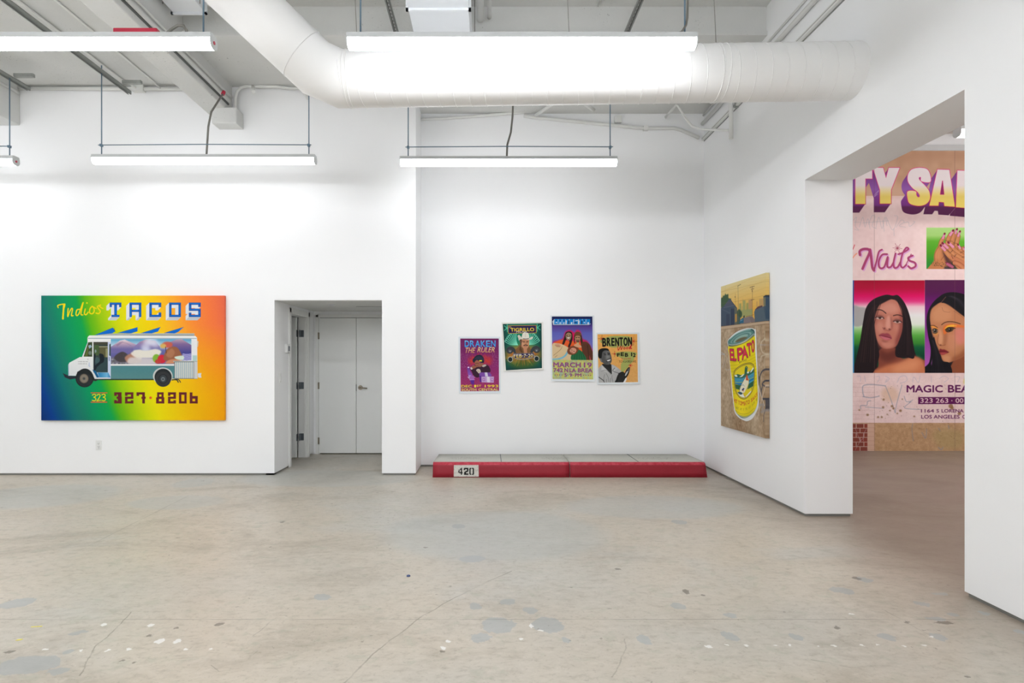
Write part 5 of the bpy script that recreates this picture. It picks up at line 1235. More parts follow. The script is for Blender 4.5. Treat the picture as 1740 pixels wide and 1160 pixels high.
for (a0, a1) in (((55, 430), (925, 230)), ((640, 565), (925, 540)), ((300, 610), (925, 470)), ((55, 640), (616, 560))): A.line(S_([a0, a1]), .3, (150, 110, 60), .6)
A.poly(S_([(50, 1050), (930, 945), (930, 985), (50, 1100)]), (188, 164, 136)); A.line(S_([(50, 1050), (930, 943)]), .7, (112, 84, 66)); A.line(S_([(50, 1112), (930, 1000)]), .7, (128, 102, 80), .9, soft=.3)
# light and dark wall tags
pw = (206, 194, 170)
A.line(T_([(870, 290), (800, 360), (790, 460), (820, 560), (880, 600), (800, 640), (790, 730)]), 2.6, pw, .7, True, .6); A.line(T_([(860, 160), (860, 300), (900, 360), (890, 600), (850, 730), (860, 860)]), 3.0, pw, .5, True, 1); A.rect(*T_([(905, 60)])[0], *T_([(935, 260)])[0], (196, 186, 168), .4, .8)
A.line(T_([(900, 120), (910, 300)]), 4, pw, .4, soft=1.4); A.line(T_([(10, 560), (70, 620), (60, 760), (30, 860)]), 2.2, (176, 176, 178), .6, True, .5); A.line(T_([(0, 600), (80, 600)]), 2, (170, 172, 176), .7, soft=.4); A.line(T_([(30, 620), (25, 780)]), 1.6, (214, 198, 176), .7); A.line(T_([(130, 680), (90, 780), (100, 900), (180, 900)]), 1.6, (180, 176, 172), .6, True, .4)
A.line(U_([(120, 0), (130, 120), (170, 290)]), 1.5, (206, 194, 172), .7, True, .3); A.line(U_([(40, 0), (50, 200)]), 4, (196, 180, 158), .4, soft=1.2); A.rect(*T_([(765, 405)])[0], *T_([(900, 425)])[0], (168, 168, 172), .6, .5)
dk = (62, 64, 76)
A.line(T_([(760, 1160), (775, 1020), (820, 930), (900, 895), (960, 930)]), 3.0, dk, .85, True, .3); A.line(U_([(685, 0), (690, 120), (720, 250), (730, 350)]), 2.2, dk, .85, True, .3); A.line(U_([(870, 75), (800, 70), (750, 110), (740, 180), (720, 260)]), 2.6, dk, .85, True, .4); A.line(U_([(740, 130), (790, 170), (880, 185)]), 2.4, dk, .85, True, .3)
A.line(U_([(755, 395), (820, 400), (870, 440)]), 3.2, dk, .9, True, .3); A.line(U_([(800, 420), (800, 560), (770, 680), (765, 800)]), 1.8, dk, .8, True, .4); A.line(T_([(840, 1150), (900, 1110), (960, 1130)]), 2, dk, .8, True, .3)
A.line(U_([(670, 160), (720, 330), (780, 520)]), 1.6, (226, 222, 208), .8, True, .2); A.line(U_([(800, 150), (740, 370), (690, 560), (675, 690)]), 2.4, (206, 184, 160), .9, True, .2); A.line(U_([(690, 510), (760, 500), (740, 590), (800, 600), (720, 630)]), 4, (150, 146, 146), .7, True, .8)
A.rect(*U_([(790, 640)])[0], *U_([(835, 1050)])[0], (196, 184, 166), .4, .8)
# the can
A.line(T_([(130, 440), (120, 380), (150, 300), (300, 170), (450, 100), (590, 80), (660, 110), (690, 180), (700, 400), (720, 1160)]), 4, (130, 106, 84), .5, True, 1.2)
A.blob(T_([(128, 360), (160, 290), (300, 165), (450, 100), (590, 82), (665, 110), (692, 180)]) + [(1287.6, 640)] + U_([(672, 200), (680, 360), (672, 540), (620, 660), (560, 750), (480, 792), (420, 785), (320, 730), (250, 640), (228, 520), (200, 300), (185, 100)]) + T_([(185, 900), (160, 640), (140, 460)]), (222, 226, 226))
can = T_([(148, 420), (300, 420), (500, 340), (660, 225), (678, 560), (705, 900), (716, 1100)]) + U_([(652, 120), (662, 300), (655, 470), (600, 620), (520, 700), (440, 740), (360, 730), (280, 650), (245, 560), (225, 400), (205, 200), (190, 0)]) + T_([(190, 900), (165, 640)])
r = A.cover(A.P(A.spline(can, True, 4))); 
A.clip = np.zeros((A.H, A.W), np.float32); A.clip[r[2]:r[2] + r[0].shape[0], r[1]:r[1] + r[0].shape[1]] = r[0]
A.img = A.img * (1 - A.clip[..., None]) + mixc((226, 206, 12), (240, 220, 24), np.sin(A.X * 14) * .5 + .5) * A.clip[..., None]
for k in range(11):
    y = 640 + k * 62
    A.line(T_([(160, y + 120), (400, y + 90), (700, y - 60)]), 1.2, (190, 168, 10), .5, True, .8)
A.blob(U_([(228, 500), (250, 590), (300, 660), (400, 700), (480, 690), (580, 620), (640, 520), (670, 430), (670, 620), (520, 760), (380, 760), (260, 680)]), (92, 112, 114)); A.line(U_([(238, 560), (300, 665), (400, 712), (470, 705), (580, 630), (650, 500)]), 1.4, (206, 196, 60), 1, True); A.line(U_([(245, 590), (310, 680), (400, 726), (480, 718), (590, 640), (652, 520)]), 1, (150, 168, 168), 1, True)
A.blob(U_([(640, 0), (668, 0), (672, 300), (650, 500), (640, 300)]), (206, 180, 10), .7, .8)
# oval scene
ov = T_([(250, 960), (300, 880), (420, 800), (560, 765), (640, 800), (668, 880), (670, 1000)]) + U_([(604, 60), (590, 180), (560, 270), (500, 350), (430, 400), (350, 385), (290, 320), (250, 230), (232, 100)])
A.poly(A.spline(ov, True, 5), (70, 56, 40)); 
def shrink(L, k):
    cx = sum(p[0] for p in L) / len(L); cy = sum(p[1] for p in L) / len(L); return [(cx + (p[0] - cx) * k, cy + (p[1] - cy) * k) for p in L]
A.poly(A.spline(shrink(ov, .965), True, 5), (232, 212, 30)); A.poly(A.spline(shrink(ov, .93), True, 5), (70, 56, 40)); ov2 = A.spline(shrink(ov, .905), True, 5)
r = A.cover(A.P(ov2)); old = A.clip; A.clip = np.zeros((A.H, A.W), np.float32); A.clip[r[2]:r[2] + r[0].shape[0], r[1]:r[1] + r[0].shape[1]] = r[0]
A.rect(1240, 600, 1290, 700, (230, 210, 30))
A.poly(T_([(240, 1020), (330, 990), (400, 1010), (470, 980), (560, 940), (660, 860), (700, 1160), (240, 1160)]), (52, 104, 72)); A.poly(T_([(265, 1010), (310, 1005), (330, 1040), (290, 1045)]), (226, 232, 226)); A.poly(T_([(360, 1055), (440, 990), (465, 990), (420, 1040)]), (226, 232, 226)); A.poly(T_([(510, 950), (560, 940), (545, 975), (515, 975)]), (226, 232, 226)); A.poly(T_([(570, 960), (640, 850), (655, 870), (600, 950)]), (226, 232, 226))
A.poly(T_([(240, 1060), (420, 1070), (560, 1010), (680, 930)]) + U_([(610, 60), (600, 130), (500, 160), (380, 170), (240, 120)]), (36, 132, 178))
for k, c_ in enumerate(((112, 170, 150), (80, 160, 190), (176, 190, 90), (24, 96, 150), (96, 180, 196), (30, 110, 160))): A.line(T_([(240, 1082 + k * 32), (430, 1088 + k * 30), (680, 960 + k * 34)]), 1.3, c_, .8, True, .2)
A.poly(U_([(230, 130), (330, 150), (500, 130), (610, 50), (600, 170), (470, 260), (250, 230)]), (44, 96, 60)); A.poly(U_([(250, 210), (360, 240), (500, 215), (590, 160), (560, 280), (430, 400), (300, 330)]), (226, 206, 30)); A.blob(U_([(275, 270), (330, 300), (400, 310), (440, 350), (540, 250), (500, 350), (430, 390), (340, 370)]), (236, 236, 224))
rnd = random.Random(3)
for k in range(36):
    x = rnd.uniform(250, 590); A.line(U_([(x, 240 - abs(x - 420) * .1), (x + rnd.uniform(-8, 8), 190)]), .5, rnd.choice([(30, 70, 46), (226, 206, 30), (70, 110, 60)]), .9)
A.blob(U_([(335, 270), (350, 180), (400, 80), (440, 10), (460, -10), (490, 20), (495, 120), (470, 210), (420, 280), (370, 310)]), (228, 222, 196)); A.line(U_([(330, 275), (350, 180), (400, 80), (450, -10)]), .7, (60, 60, 60), 1, True); A.line(U_([(495, 40), (490, 140), (430, 275)]), 1.3, (220, 196, 30), 1, True); A.blob(U_([(300, 280), (350, 270), (390, 300), (350, 320)]), (50, 84, 96)); A.blob(U_([(375, 230), (405, 200), (420, 215), (390, 250)]), (40, 60, 110)); A.line(U_([(370, 160), (400, 140), (420, 170)]), .8, (90, 130, 160)); A.poly(U_([(380, 250), (405, 235), (410, 260)]), (196, 90, 50))
A.poly(T_([(500, 1010), (520, 1000), (545, 1120), (490, 1110)]), (196, 80, 40)); A.blob(T_([(466, 980), (470, 900), (480, 850), (505, 832), (530, 860), (525, 900), (505, 1000), (490, 1015)]), (40, 96, 70)); A.ell(*T_([(505, 860)])[0], .5, .8, (236, 220, 60)); A.blob(T_([(522, 880), (560, 868), (562, 888), (530, 908)]), (216, 186, 90))
A.line(U_([(400, 290), (420, 340), (440, 365)]), 1.6, (214, 160, 30), 1, True)
A.clip = old
# lettering bent round the can
def glyph(ch, tl, tr, br, bl, col, b=0.0):
    def wp(u, v):
        a = ((tl[0] * (1 - u) + tr[0] * u), (tl[1] * (1 - u) + tr[1] * u)); c = ((bl[0] * (1 - u) + br[0] * u), (bl[1] * (1 - u) + br[1] * u)); return (a[0] * (1 - v) + c[0] * v, a[1] * (1 - v) + c[1] * v)
    A.text(ch, 0, 0, 1, 1, col, bold=b, warp=wp)
for ch, q_ in (('E', [(172, 500), (240, 505), (246, 722), (184, 715)]), ('L', [(240, 505), (290, 515), (306, 722), (252, 728)]), ('P', [(322, 492), (425, 470), (440, 700), (336, 725)]), ('A', [(440, 450), (480, 435), (532, 655), (420, 705)]), ('T', [(512, 400), (590, 380), (592, 605), (548, 640)]), ('O', [(600, 340), (655, 315), (660, 545), (612, 565)])):
    q = T_(q_); glyph(ch, *q, (96, 24, 60), .07); cx = sum(p[0] for p in q) / 4; cy = sum(p[1] for p in q) / 4
    q2 = [(cx + (p[0] - cx) * .9, cy + (p[1] - cy) * .96) for p in q]; glyph(ch, *q2, (214, 40, 74), .04)
for k, ch in enumerate('BRAND'):
    x0 = 360 + k * 31; y0 = 758 - k * 12; glyph(ch, *T_([(x0, y0 - 12), (x0 + 24, y0 - 20), (x0 + 26, y0 + 16), (x0 + 2, y0 + 24)]), (80, 66, 30))
pts = [(245, 400), (265, 415), (292, 430), (318, 450), (345, 462), (375, 470), (408, 472), (445, 468), (480, 452), (515, 430), (548, 408), (572, 388), (597, 362), (618, 330), (638, 296), (656, 262)]
st = 'HOTTOMATOSAUCE'
xs_ = [(234, 256), (256, 272), (273, 294), (312, 334), (338, 370), (374, 416), (420, 446), (450, 476), (484, 514), (540, 562), (565, 590), (592, 610), (614, 634), (638, 654)]
def yat(x): return 478 - ((x - 405) / 165) ** 2 * (60 if x < 405 else 80)
for ch, (x0, x1) in zip(['H', 'O', 'T', 'T', 'O', 'M', 'A', 'T', 'O', 'S', 'A', 'U', 'C', 'E'], xs_):
    hh = 78 * (1 - abs((x0 + x1) / 2 - 420) / 900)
    glyph(ch, *U_([(x0, yat(x0) - hh / 2), (x1, yat(x1) - hh / 2), (x1, yat(x1) + hh / 2), (x0, yat(x0) + hh / 2)]), (196, 60, 30), .02)
st = 'NET WT 7¾ OZ (219 g)'
for k, ch in enumerate('NET WT 7.75 OZ 220 g'):
    if ch in ' .': continue
    x0 = 268 + k * 19; x1 = x0 + 13; yc_ = yat(x0 + 6) + 110 - max(0, (x0 - 420)) * .12; glyph(ch, *U_([(x0, yc_ - 20), (x1, yc_ - 21), (x1, yc_ + 20), (x0, yc_ + 21)]), (120, 112, 40))
A.line(U_([(262, 600), (330, 650), (410, 668), (500, 645), (600, 560)]), .5, (150, 136, 30), 1, True)
A.clip = None
# rim and opening
rim = T_([(138, 385), (150, 320), (260, 230), (420, 140), (560, 100), (640, 110), (670, 170), (640, 235), (500, 330), (350, 400), (220, 432), (150, 425)])
A.poly(A.spline(rim, True, 6), (96, 122, 122)); A.poly(A.spline(T_([(146, 350), (200, 275), (330, 180), (480, 118), (590, 100), (652, 130), (640, 190), (520, 290), (380, 360), (240, 398), (160, 400)]), True, 6), (80, 128, 124)); A.line(A.spline(T_([(150, 400), (240, 412), (400, 372), (540, 290), (655, 190)]), False), 1.1, (176, 192, 188)); A.line(T_([(180, 300), (300, 200), (450, 140), (580, 112)]), 1.4, (176, 208, 200), .8, True, .4)
A.blob(T_([(190, 370), (240, 290), (340, 210), (480, 160), (580, 160), (600, 200), (520, 270), (400, 330), (260, 385)]), (128, 166, 160), 1, .3); A.blob(T_([(210, 365), (260, 290), (360, 225), (490, 180), (560, 190), (560, 230), (470, 290), (360, 340), (250, 375)]), (84, 126, 124), 1, .3); A.blob(T_([(250, 355), (300, 285), (400, 225), (500, 205), (540, 225), (470, 285), (380, 330), (290, 365)]), (140, 176, 166), 1, .3)
A.blob(T_([(280, 355), (340, 300), (440, 262), (520, 262), (480, 300), (400, 335), (320, 362)]), (104, 96, 70), 1, .4); A.line(T_([(600, 110), (645, 140), (650, 180)]), 2, (40, 70, 70), .8, True, .4)
A.line(T_([(150, 436), (240, 440), (420, 390), (560, 310), (665, 225)]), 1.2, (64, 84, 86), .9, True)
rt = empty('canvas_painting', (2.88, (CY0 + CY1) / 2, CZ1), 'tall painting of a yellow sauce can on a brown wall, hanging on the right wall', 'painting')
A.mesh('painted_canvas', (CX, CY0, CZ0), (0, CY1 - CY0, 0), (0, 0, CZ1 - CZ0), M['paint'], rt, frame=(.039, 0, 0))

# ------------------------------------------------------------------ mural of the second gallery
MY = YM - .03
A = Art(1385, 256, 1730, 766.5, 2.0, (230, 205, 203))
G_ = lambda L: [(1430 + x / 4.143, 200 + y / 4.143) for x, y in L]
H_ = lambda L: [(1445 + x / 8.7, 270 + y / 8.7) for x, y in L]
I_ = lambda L: [(1430 + x / 6.443, 460 + y / 6.443) for x, y in L]
J_ = lambda L: [(1430 + x / 6.443, 620 + y / 6.443) for x, y in L]
N_ = lambda L: [(1565 + x / 12.89, 375 + y / 12.89) for x, y in L]
A.noise(6, 16, 1, tint=(.6, 1, 1)); A.noise(4, 5, 2, tint=(.8, 1, 1)); A.noise(5, 1.5, 3, (A.Y > 640).astype(float))
A.rect(1380, 250, 1740, 332.6, (198, 158, 130)); A.noise(7, 12, 4, (A.Y < 332).astype(float)); A.rect(1380, 318, 1740, 336, (206, 170, 150), .4, 3)
A.poly([(1470, 256), (1740, 256), (1740, 270), (1500, 275)], (188, 146, 118), .6, 6)
# faint grey tag
rnd = random.Random(5)
for st in ([(84, 720), (105, 700), (96, 760), (120, 790), (90, 785)], [(90, 735), (130, 735)], [(125, 770), (150, 700), (165, 770), (185, 710), (200, 780)], [(190, 750), (215, 690), (235, 700), (215, 760), (245, 780)], [(240, 780), (262, 700), (285, 780), (305, 700), (320, 760)],
           [(315, 700), (360, 790), (395, 700), (372, 690)], [(385, 770), (420, 720), (440, 735), (405, 760), (450, 770)], [(440, 740), (470, 735), (480, 765), (515, 735), (505, 730)], [(150, 740), (330, 725)], [(290, 720), (300, 800)], [(368, 780), (370, 830)]):
    A.line(G_(st), .7, (172, 172, 180), .6, True, .25)
# letters
YL = H_([(334, 130), (485, 130), (527, 285), (568, 130), (728, 130), (602, 455), (600, 660), (436, 660), (436, 455)])
TL = H_([(-60, 130), (322, 130), (322, 290), (222, 290), (222, 665), (74, 665), (74, 290), (-60, 290)])
SL = A.spline(H_([(1178, 340), (1182, 240), (1130, 150), (1010, 130), (900, 160), (850, 240), (855, 340), (920, 430), (985, 480), (1022, 530), (1020, 562), (995, 562), (975, 530), (965, 478), (848, 478), (845, 580), (880, 660), (1000, 692), (1110, 670), (1175, 590), (1165, 480), (1110, 400), (1040, 330), (1012, 290), (1022, 268), (1042, 272), (1052, 330)]), True, 6)
AL = H_([(1288, 155), (1462, 160), (1545, 705), (1390, 695), (1382, 640), (1308, 635), (1300, 690), (1168, 690)])
LL = H_([(1582, 170), (1730, 175), (1720, 575), (1850, 585), (1850, 735), (1560, 712)])
dxe, dye = -90 / 8.7, 128 / 8.7
for poly_ in (TL, YL, SL, AL, LL):
    n = 26
    for k in range(n, 0, -1):
        f = k / n
        q = [(x + dxe * f, y + dye * f) for x, y in poly_]
        A.poly(q, grad([(290, (120, 60, 128)), (322, (142, 92, 170)), (336, (120, 58, 134)), (348.5, (112, 50, 124)), (351.5, (94, 40, 84)), (370, (88, 38, 76))], lambda X, Y, f=f: Y - 0 * f))
AH = H_([(1362, 325), (1382, 522), (1330, 522)])
def face(poly_, holes=()):
    A.line(list(poly_) + [poly_[0]], 2.0, grad([(286, (216, 56, 136)), (325, (214, 44, 120)), (350, (186, 24, 76))], lambda X, Y: Y))
    A.poly(poly_, grad([(284, (238, 230, 232)), (315, (232, 222, 224)), (323, (228, 214, 170)), (329, (226, 208, 130)), (334, (222, 200, 104)), (350, (228, 206, 104))], lambda X, Y: Y))
for q in (TL, YL, SL, AL, LL): face(q)
A.line(AH + [AH[0]], 1.4, (206, 40, 110)); A.poly(AH, (140, 40, 100))
# small splash tag over the Y
A.line(H_([(350, 540), (380, 500), (420, 470), (350, 560), (400, 520)]), .6, (206, 190, 214), .7, True, .2); A.line(H_([(1460, 830), (1545, 730)]), .4, (206, 150, 180), .8)
# Nails
nl = (166, 66, 110); sh_ = (214, 158, 206)
strk = [([(130, 965), (128, 940), (150, 925), (185, 925), (198, 945), (170, 1010), (148, 1062)], 4.2), ([(200, 928), (208, 980), (216, 1050), (228, 1074)], 4.2), ([(228, 1074), (246, 1010), (262, 945), (284, 928)], 2.8), ([(320, 960), (285, 965), (262, 1010), (268, 1055), (300, 1050), (325, 980), (322, 1045), (345, 1050), (365, 1020)], 3.0),
        ([(380, 955), (366, 1020), (372, 1055), (395, 1050), (415, 1015)], 3.0), ([(400, 960), (430, 950), (470, 925), (455, 915), (428, 960), (415, 1030), (430, 1055), (455, 1035)], 2.8), ([(500, 970), (470, 985), (478, 1005), (515, 1020), (520, 1045), (490, 1060), (470, 1045)], 3.2), ([(450, 1040), (490, 960)], 1.6)]
for st, w_ in strk: A.line([(x + 1.8, y + 1.6) for x, y in G_(st)], w_ * 1.12, sh_, 1, True)
for st, w_ in strk: A.line(G_(st), w_ * 1.05, nl, 1, True)
for k in range(6):
    a_ = k * math.pi / 6 + .1; cx, cy = G_([(393, 918)])[0]; rr = (8, 5, 9, 4.5, 8.5, 5)[k]; A.line([(cx - math.cos(a_) * rr, cy - math.sin(a_) * rr), (cx + math.cos(a_) * rr, cy + math.sin(a_) * rr)], .6, (156, 60, 84))
A.line(G_([(80, 985), (95, 965), (107, 955)]), 2, (232, 150, 120), .9, True); A.line(G_([(80, 925), (92, 895)]), 1.6, (206, 90, 100), .9)
# hands picture
hx0, hy0 = N_([(118, 148)])[0]; hx1, hy1 = 1668, N_([(0, 1056)])[0][1]
A.rect(hx0, hy0, hx1, hy1, grad([(386, (168, 212, 128)), (400, (160, 206, 116)), (410, (92, 172, 44)), (430, (72, 156, 30)), (446, (44, 140, 44)), (458, (36, 140, 56))], lambda X, Y: Y))
A.clip = ((A.X > hx0) & (A.X < hx1) & (A.Y > hy0) & (A.Y < hy1)).astype(np.float32)
sk = (188, 122, 76); sk2 = (152, 86, 52); skh = (206, 142, 96)
def finger(L, w_, c_=sk):
    q = A.spline(N_(L), False, 6)
    A.line(q, w_ + .8, (96, 50, 36)); A.line(q, w_, c_); A.line([(x - .6, y - .2) for x, y in q], w_ * .45, skh, .6, soft=.6)
def nail(L, w_):
    q = N_(L); A.line(q, w_ + .5, (130, 60, 90)); A.line(q, w_, (214, 140, 170)); A.line([q[-1], (q[-1][0] + (q[-1][0] - q[0][0]) * .16, q[-1][1] + (q[-1][1] - q[0][1]) * .16)], w_ * .8, (122, 30, 50))
finger([(560, 760), (560, 600), (600, 400), (650, 300)], 7.0); finger([(640, 740), (660, 560), (700, 400), (750, 280)], 7.2); finger([(720, 760), (750, 600), (790, 460), (820, 340)], 6.6); finger([(430, 700), (420, 540), (450, 440), (490, 380)], 6.2)
A.blob(N_([(280, 880), (285, 760), (320, 640), (380, 550), (440, 520), (560, 560), (800, 560), (820, 700), (700, 900), (560, 960), (420, 930), (250, 920)]), sk, 1, .3); A.poly(N_([(260, 910), (560, 900), (640, 1060), (130, 1060)]), sk)
A.line(N_([(300, 880), (300, 720), (390, 560)]), .9, (120, 70, 46), .7, True, .3); A.line(N_([(370, 880), (360, 740), (410, 600)]), .7, (150, 92, 58), .8, True, .3); A.line(N_([(440, 860), (480, 800), (520, 760)]), .8, (120, 70, 46), .8, True); A.blob(N_([(320, 800), (340, 660), (400, 600), (430, 700), (400, 850)]), skh, .6, 1.4)
for L in ([(420, 520), (460, 500)], [(530, 430), (600, 450)], [(600, 440), (690, 450)], [(700, 480), (800, 500)]): A.line(N_(L), 1.0, (112, 64, 44), .7, soft=.3)
nail([(480, 380), (515, 290)], 3.6); nail([(640, 310), (700, 220)], 4.0); nail([(755, 270), (785, 190)], 3.6); nail([(815, 330), (850, 240)], 3.6)
A.blob(N_([(470, 640), (560, 740), (640, 860), (720, 920), (800, 1060), (600, 1060), (540, 900)]), (60, 36, 44), .8, 1.5)
finger([(960, 760), (880, 680), (850, 600)], 6.6); finger([(1000, 830), (860, 730), (740, 640), (690, 560)], 7.4); finger([(1010, 900), (840, 800), (680, 700), (580, 590)], 7.6); finger([(1000, 980), (820, 880), (640, 780), (540, 660)], 8.0); A.blob(N_([(620, 760), (760, 800), (960, 880), (1100, 900), (1100, 1060), (820, 1060), (720, 920)]), (192, 120, 82), 1, .6); finger([(960, 1060), (840, 960), (740, 920)], 7.4, (186, 112, 76))
finger([(1050, 700), (960, 640), (930, 600)], 6)
for L in ([(560, 640), (640, 700)], [(650, 690), (700, 640)], [(720, 790), (770, 740)], [(700, 830), (670, 760)], [(860, 700), (910, 680)], [(900, 800), (960, 780)]): A.line(N_(L), 1.2, (96, 60, 48), .7, soft=.3)
nail([(520, 640), (440, 550)], 4.2); nail([(580, 590), (485, 500)], 4.2); nail([(700, 570), (610, 485)], 4.2); nail([(855, 600), (815, 530)], 3.6); nail([(935, 620), (955, 590)], 3.2)
A.poly(N_([(520, 900), (640, 930), (720, 1000), (710, 1040), (620, 1030)]), (130, 40, 70)); A.line(N_([(580, 950), (690, 1010)]), 4.4, (176, 92, 120), soft=.4); A.poly(N_([(520, 1000), (640, 1030), (640, 1060), (500, 1060)]), (44, 44, 56), .9, .8)
for k in range(60):
    x = rnd.uniform(240, 540); y = 925 + (x - 240) * .12 + rnd.uniform(-34, 50); A.line(N_([(x, y), (x + rnd.uniform(-20, 20), y + rnd.uniform(-22, 22))]), .5, (58, 48, 40), .8)
A.clip = None
# --- first portrait
px0, py0, px1, py1 = 1451, 475.9, 1571.3, 633.5
A.rect(1430, 476, 1451.2, 633.5, grad([(476, (20, 96, 170)), (520, (24, 60, 120)), (560, (60, 150, 210)), (633, (80, 160, 210))], lambda X, Y: Y))
A.clip = ((A.X > px0) & (A.X < px1) & (A.Y > py0) & (A.Y < py1)).astype(np.float32)
A.rect(px0, py0, px1, py1, grad([(476, (160, 4, 44)), (490, (176, 2, 56)), (502, (212, 0, 92)), (512, (220, 60, 130)), (521, (232, 196, 206)), (535, (228, 228, 228)), (551, (220, 230, 216)), (560, (150, 204, 130)), (570, (86, 166, 66)), (583, (52, 130, 46)), (590, (16, 92, 56)), (606, (0, 66, 44))], lambda X, Y: Y))
A.blob(I_([(120, 390), (200, 395), (270, 410), (290, 480), (240, 590), (120, 590)]), (160, 160, 160), .9, 1)
hair = (34, 24, 28)
A.blob(I_([(130, 1130), (150, 1000), (200, 780), (235, 560), (270, 400), (350, 310), (480, 262), (560, 270), (620, 268), (690, 350), (740, 470), (768, 600), (770, 700), (800, 880), (815, 940), (720, 960), (640, 940), (400, 950), (380, 1130)]), hair)
skA = (186, 116, 98); skB = (208, 146, 128); skD = (132, 68, 54)
A.poly(A.spline(I_([(340, 1130), (400, 1050), (420, 860), (600, 850), (640, 940), (700, 960), (800, 935), (880, 970), (930, 1000), (930, 1140)]), True, 6), skD, 1, .5)
A.blob(I_([(360, 1130), (480, 1040), (640, 1000), (780, 940), (880, 970), (920, 1060), (920, 1140)]), (196, 118, 80), 1, 2.5); A.blob(I_([(560, 1060), (700, 990), (800, 960), (860, 1000), (800, 1090), (600, 1120)]), (222, 150, 110), .8, 5)
A.blob(I_([(420, 860), (500, 900), (600, 860), (620, 930), (520, 990), (430, 960)]), (98, 48, 40), .8, 3)
fc = I_([(470, 345), (530, 315), (570, 312), (620, 350), (662, 440), (668, 560), (660, 660), (630, 760), (590, 830), (520, 852), (450, 845), (400, 790), (372, 690), (360, 560), (372, 440), (410, 380)])
A.poly(A.spline(fc, True, 5), skA, 1, .25)
def S2(L, c_, a_, sf): A.blob(I_(L), c_, a_, sf)
S2([(420, 400), (520, 350), (590, 370), (620, 440), (540, 470), (440, 440)], skB, .75, 3); S2([(390, 580), (430, 560), (460, 600), (450, 680), (410, 680), (385, 640)], skB, .65, 2.5); S2([(500, 500), (530, 500), (540, 590), (520, 640), (480, 610)], (216, 158, 142), .8, 1.6); S2([(580, 590), (630, 600), (610, 660), (570, 650)], (200, 136, 120), .5, 2.5)
S2([(640, 460), (668, 500), (660, 700), (600, 830), (590, 760), (630, 640)], (128, 60, 56), .75, 2.2); S2([(370, 440), (395, 450), (385, 560), (362, 600)], (140, 76, 66), .6, 1.8); S2([(400, 780), (500, 852), (600, 820), (590, 850), (500, 880), (410, 840)], (140, 74, 60), .6, 2); S2([(440, 790), (500, 780), (560, 800), (520, 840), (460, 830)], (204, 140, 122), .6, 1.8)
S2([(535, 500), (560, 560), (555, 640), (540, 600)], (140, 80, 70), .6, 1.2)
for L in ([(375, 432), (410, 425), (450, 436), (486, 465)], [(568, 490), (610, 482), (650, 490), (664, 500)]): A.line(I_(L), 1.5, (44, 28, 30), .95, True, .2)
S2([(370, 500), (400, 480), (450, 490), (466, 520), (430, 535), (385, 525)], (120, 66, 60), .6, .8); S2([(565, 540), (600, 522), (645, 540), (660, 565), (620, 580), (575, 565)], (120, 66, 60), .6, .8)
S2([(376, 512), (405, 492), (445, 500), (458, 520), (425, 530), (390, 526)], (206, 184, 176), .9, .15); A.ell(*I_([(420, 511)])[0], 2.6, 2.6, (58, 40, 34)); A.line(I_([(370, 512), (402, 492), (440, 497), (464, 522)]), 1.2, (30, 20, 24), 1, True)
S2([(570, 550), (600, 535), (640, 545), (655, 565), (615, 572), (580, 566)], (200, 176, 168), .9, .15); A.ell(*I_([(612, 553)])[0], 2.5, 2.4, (58, 40, 34)); A.line(I_([(566, 552), (600, 533), (640, 542), (660, 564)]), 1.2, (30, 20, 24), 1, True)
A.ell(*I_([(470, 630)])[0], 1.7, 1.3, (96, 44, 44), .9, .3); A.ell(*I_([(525, 640)])[0], 1.9, 1.3, (96, 44, 44), .9, .3); A.line(I_([(450, 620), (462, 642), (490, 648), (520, 656), (546, 640)]), .9, (140, 76, 70), .8, True, .3)
S2([(410, 705), (445, 684), (475, 686), (500, 682), (530, 700), (548, 740), (510, 756), (460, 748), (430, 728)], (150, 66, 78), 1, .25); S2([(420, 712), (470, 722), (540, 742), (500, 756), (460, 748)], (204, 116, 126), .8, .5); A.line(I_([(410, 706), (450, 712), (490, 722), (546, 738)]), .9, (100, 36, 50), .9, True)
S2([(440, 756), (500, 768), (520, 764), (490, 782), (450, 774)], (130, 70, 62), .6, 1)
S2([(372, 505), (404, 486), (446, 494), (462, 513), (430, 508), (392, 508)], (150, 90, 80), .95, .3); S2([(568, 545), (602, 528), (645, 540), (658, 557), (618, 550), (580, 552)], (146, 88, 80), .95, .3); A.line(I_([(372, 512), (404, 505), (440, 506), (464, 519)]), 1.0, (34, 22, 26), 1, True); A.line(I_([(568, 553), (604, 546), (640, 550), (660, 562)]), 1.0, (34, 22, 26), 1, True)
# hair over the face edges and strand shine
A.blob(I_([(560, 312), (500, 300), (430, 350), (385, 420), (362, 520), (366, 680), (400, 840), (410, 950), (340, 1120), (230, 1120), (280, 700), (300, 460), (400, 300), (540, 270)]), hair); A.blob(I_([(560, 312), (600, 320), (650, 400), (668, 480), (668, 640), (620, 790), (590, 850), (600, 940), (720, 950), (800, 930), (740, 600), (690, 380), (600, 270)]), hair)
for k in range(26):
    x = rnd.uniform(0, 1); A.line(I_([(330 + x * 120, 320 + (1 - x) * 90), (250 + x * 110, 600), (190 + x * 150, 1000)]), .5, rnd.choice([(58, 40, 42), (20, 14, 18), (74, 46, 40)]), .6, True, .1)
for k in range(16):
    x = rnd.uniform(0, 1); A.line(I_([(600 + x * 60, 300 + x * 60), (680 + x * 60, 560), (660 + x * 120, 920)]), .5, rnd.choice([(58, 40, 42), (20, 14, 18)]), .6, True, .1)
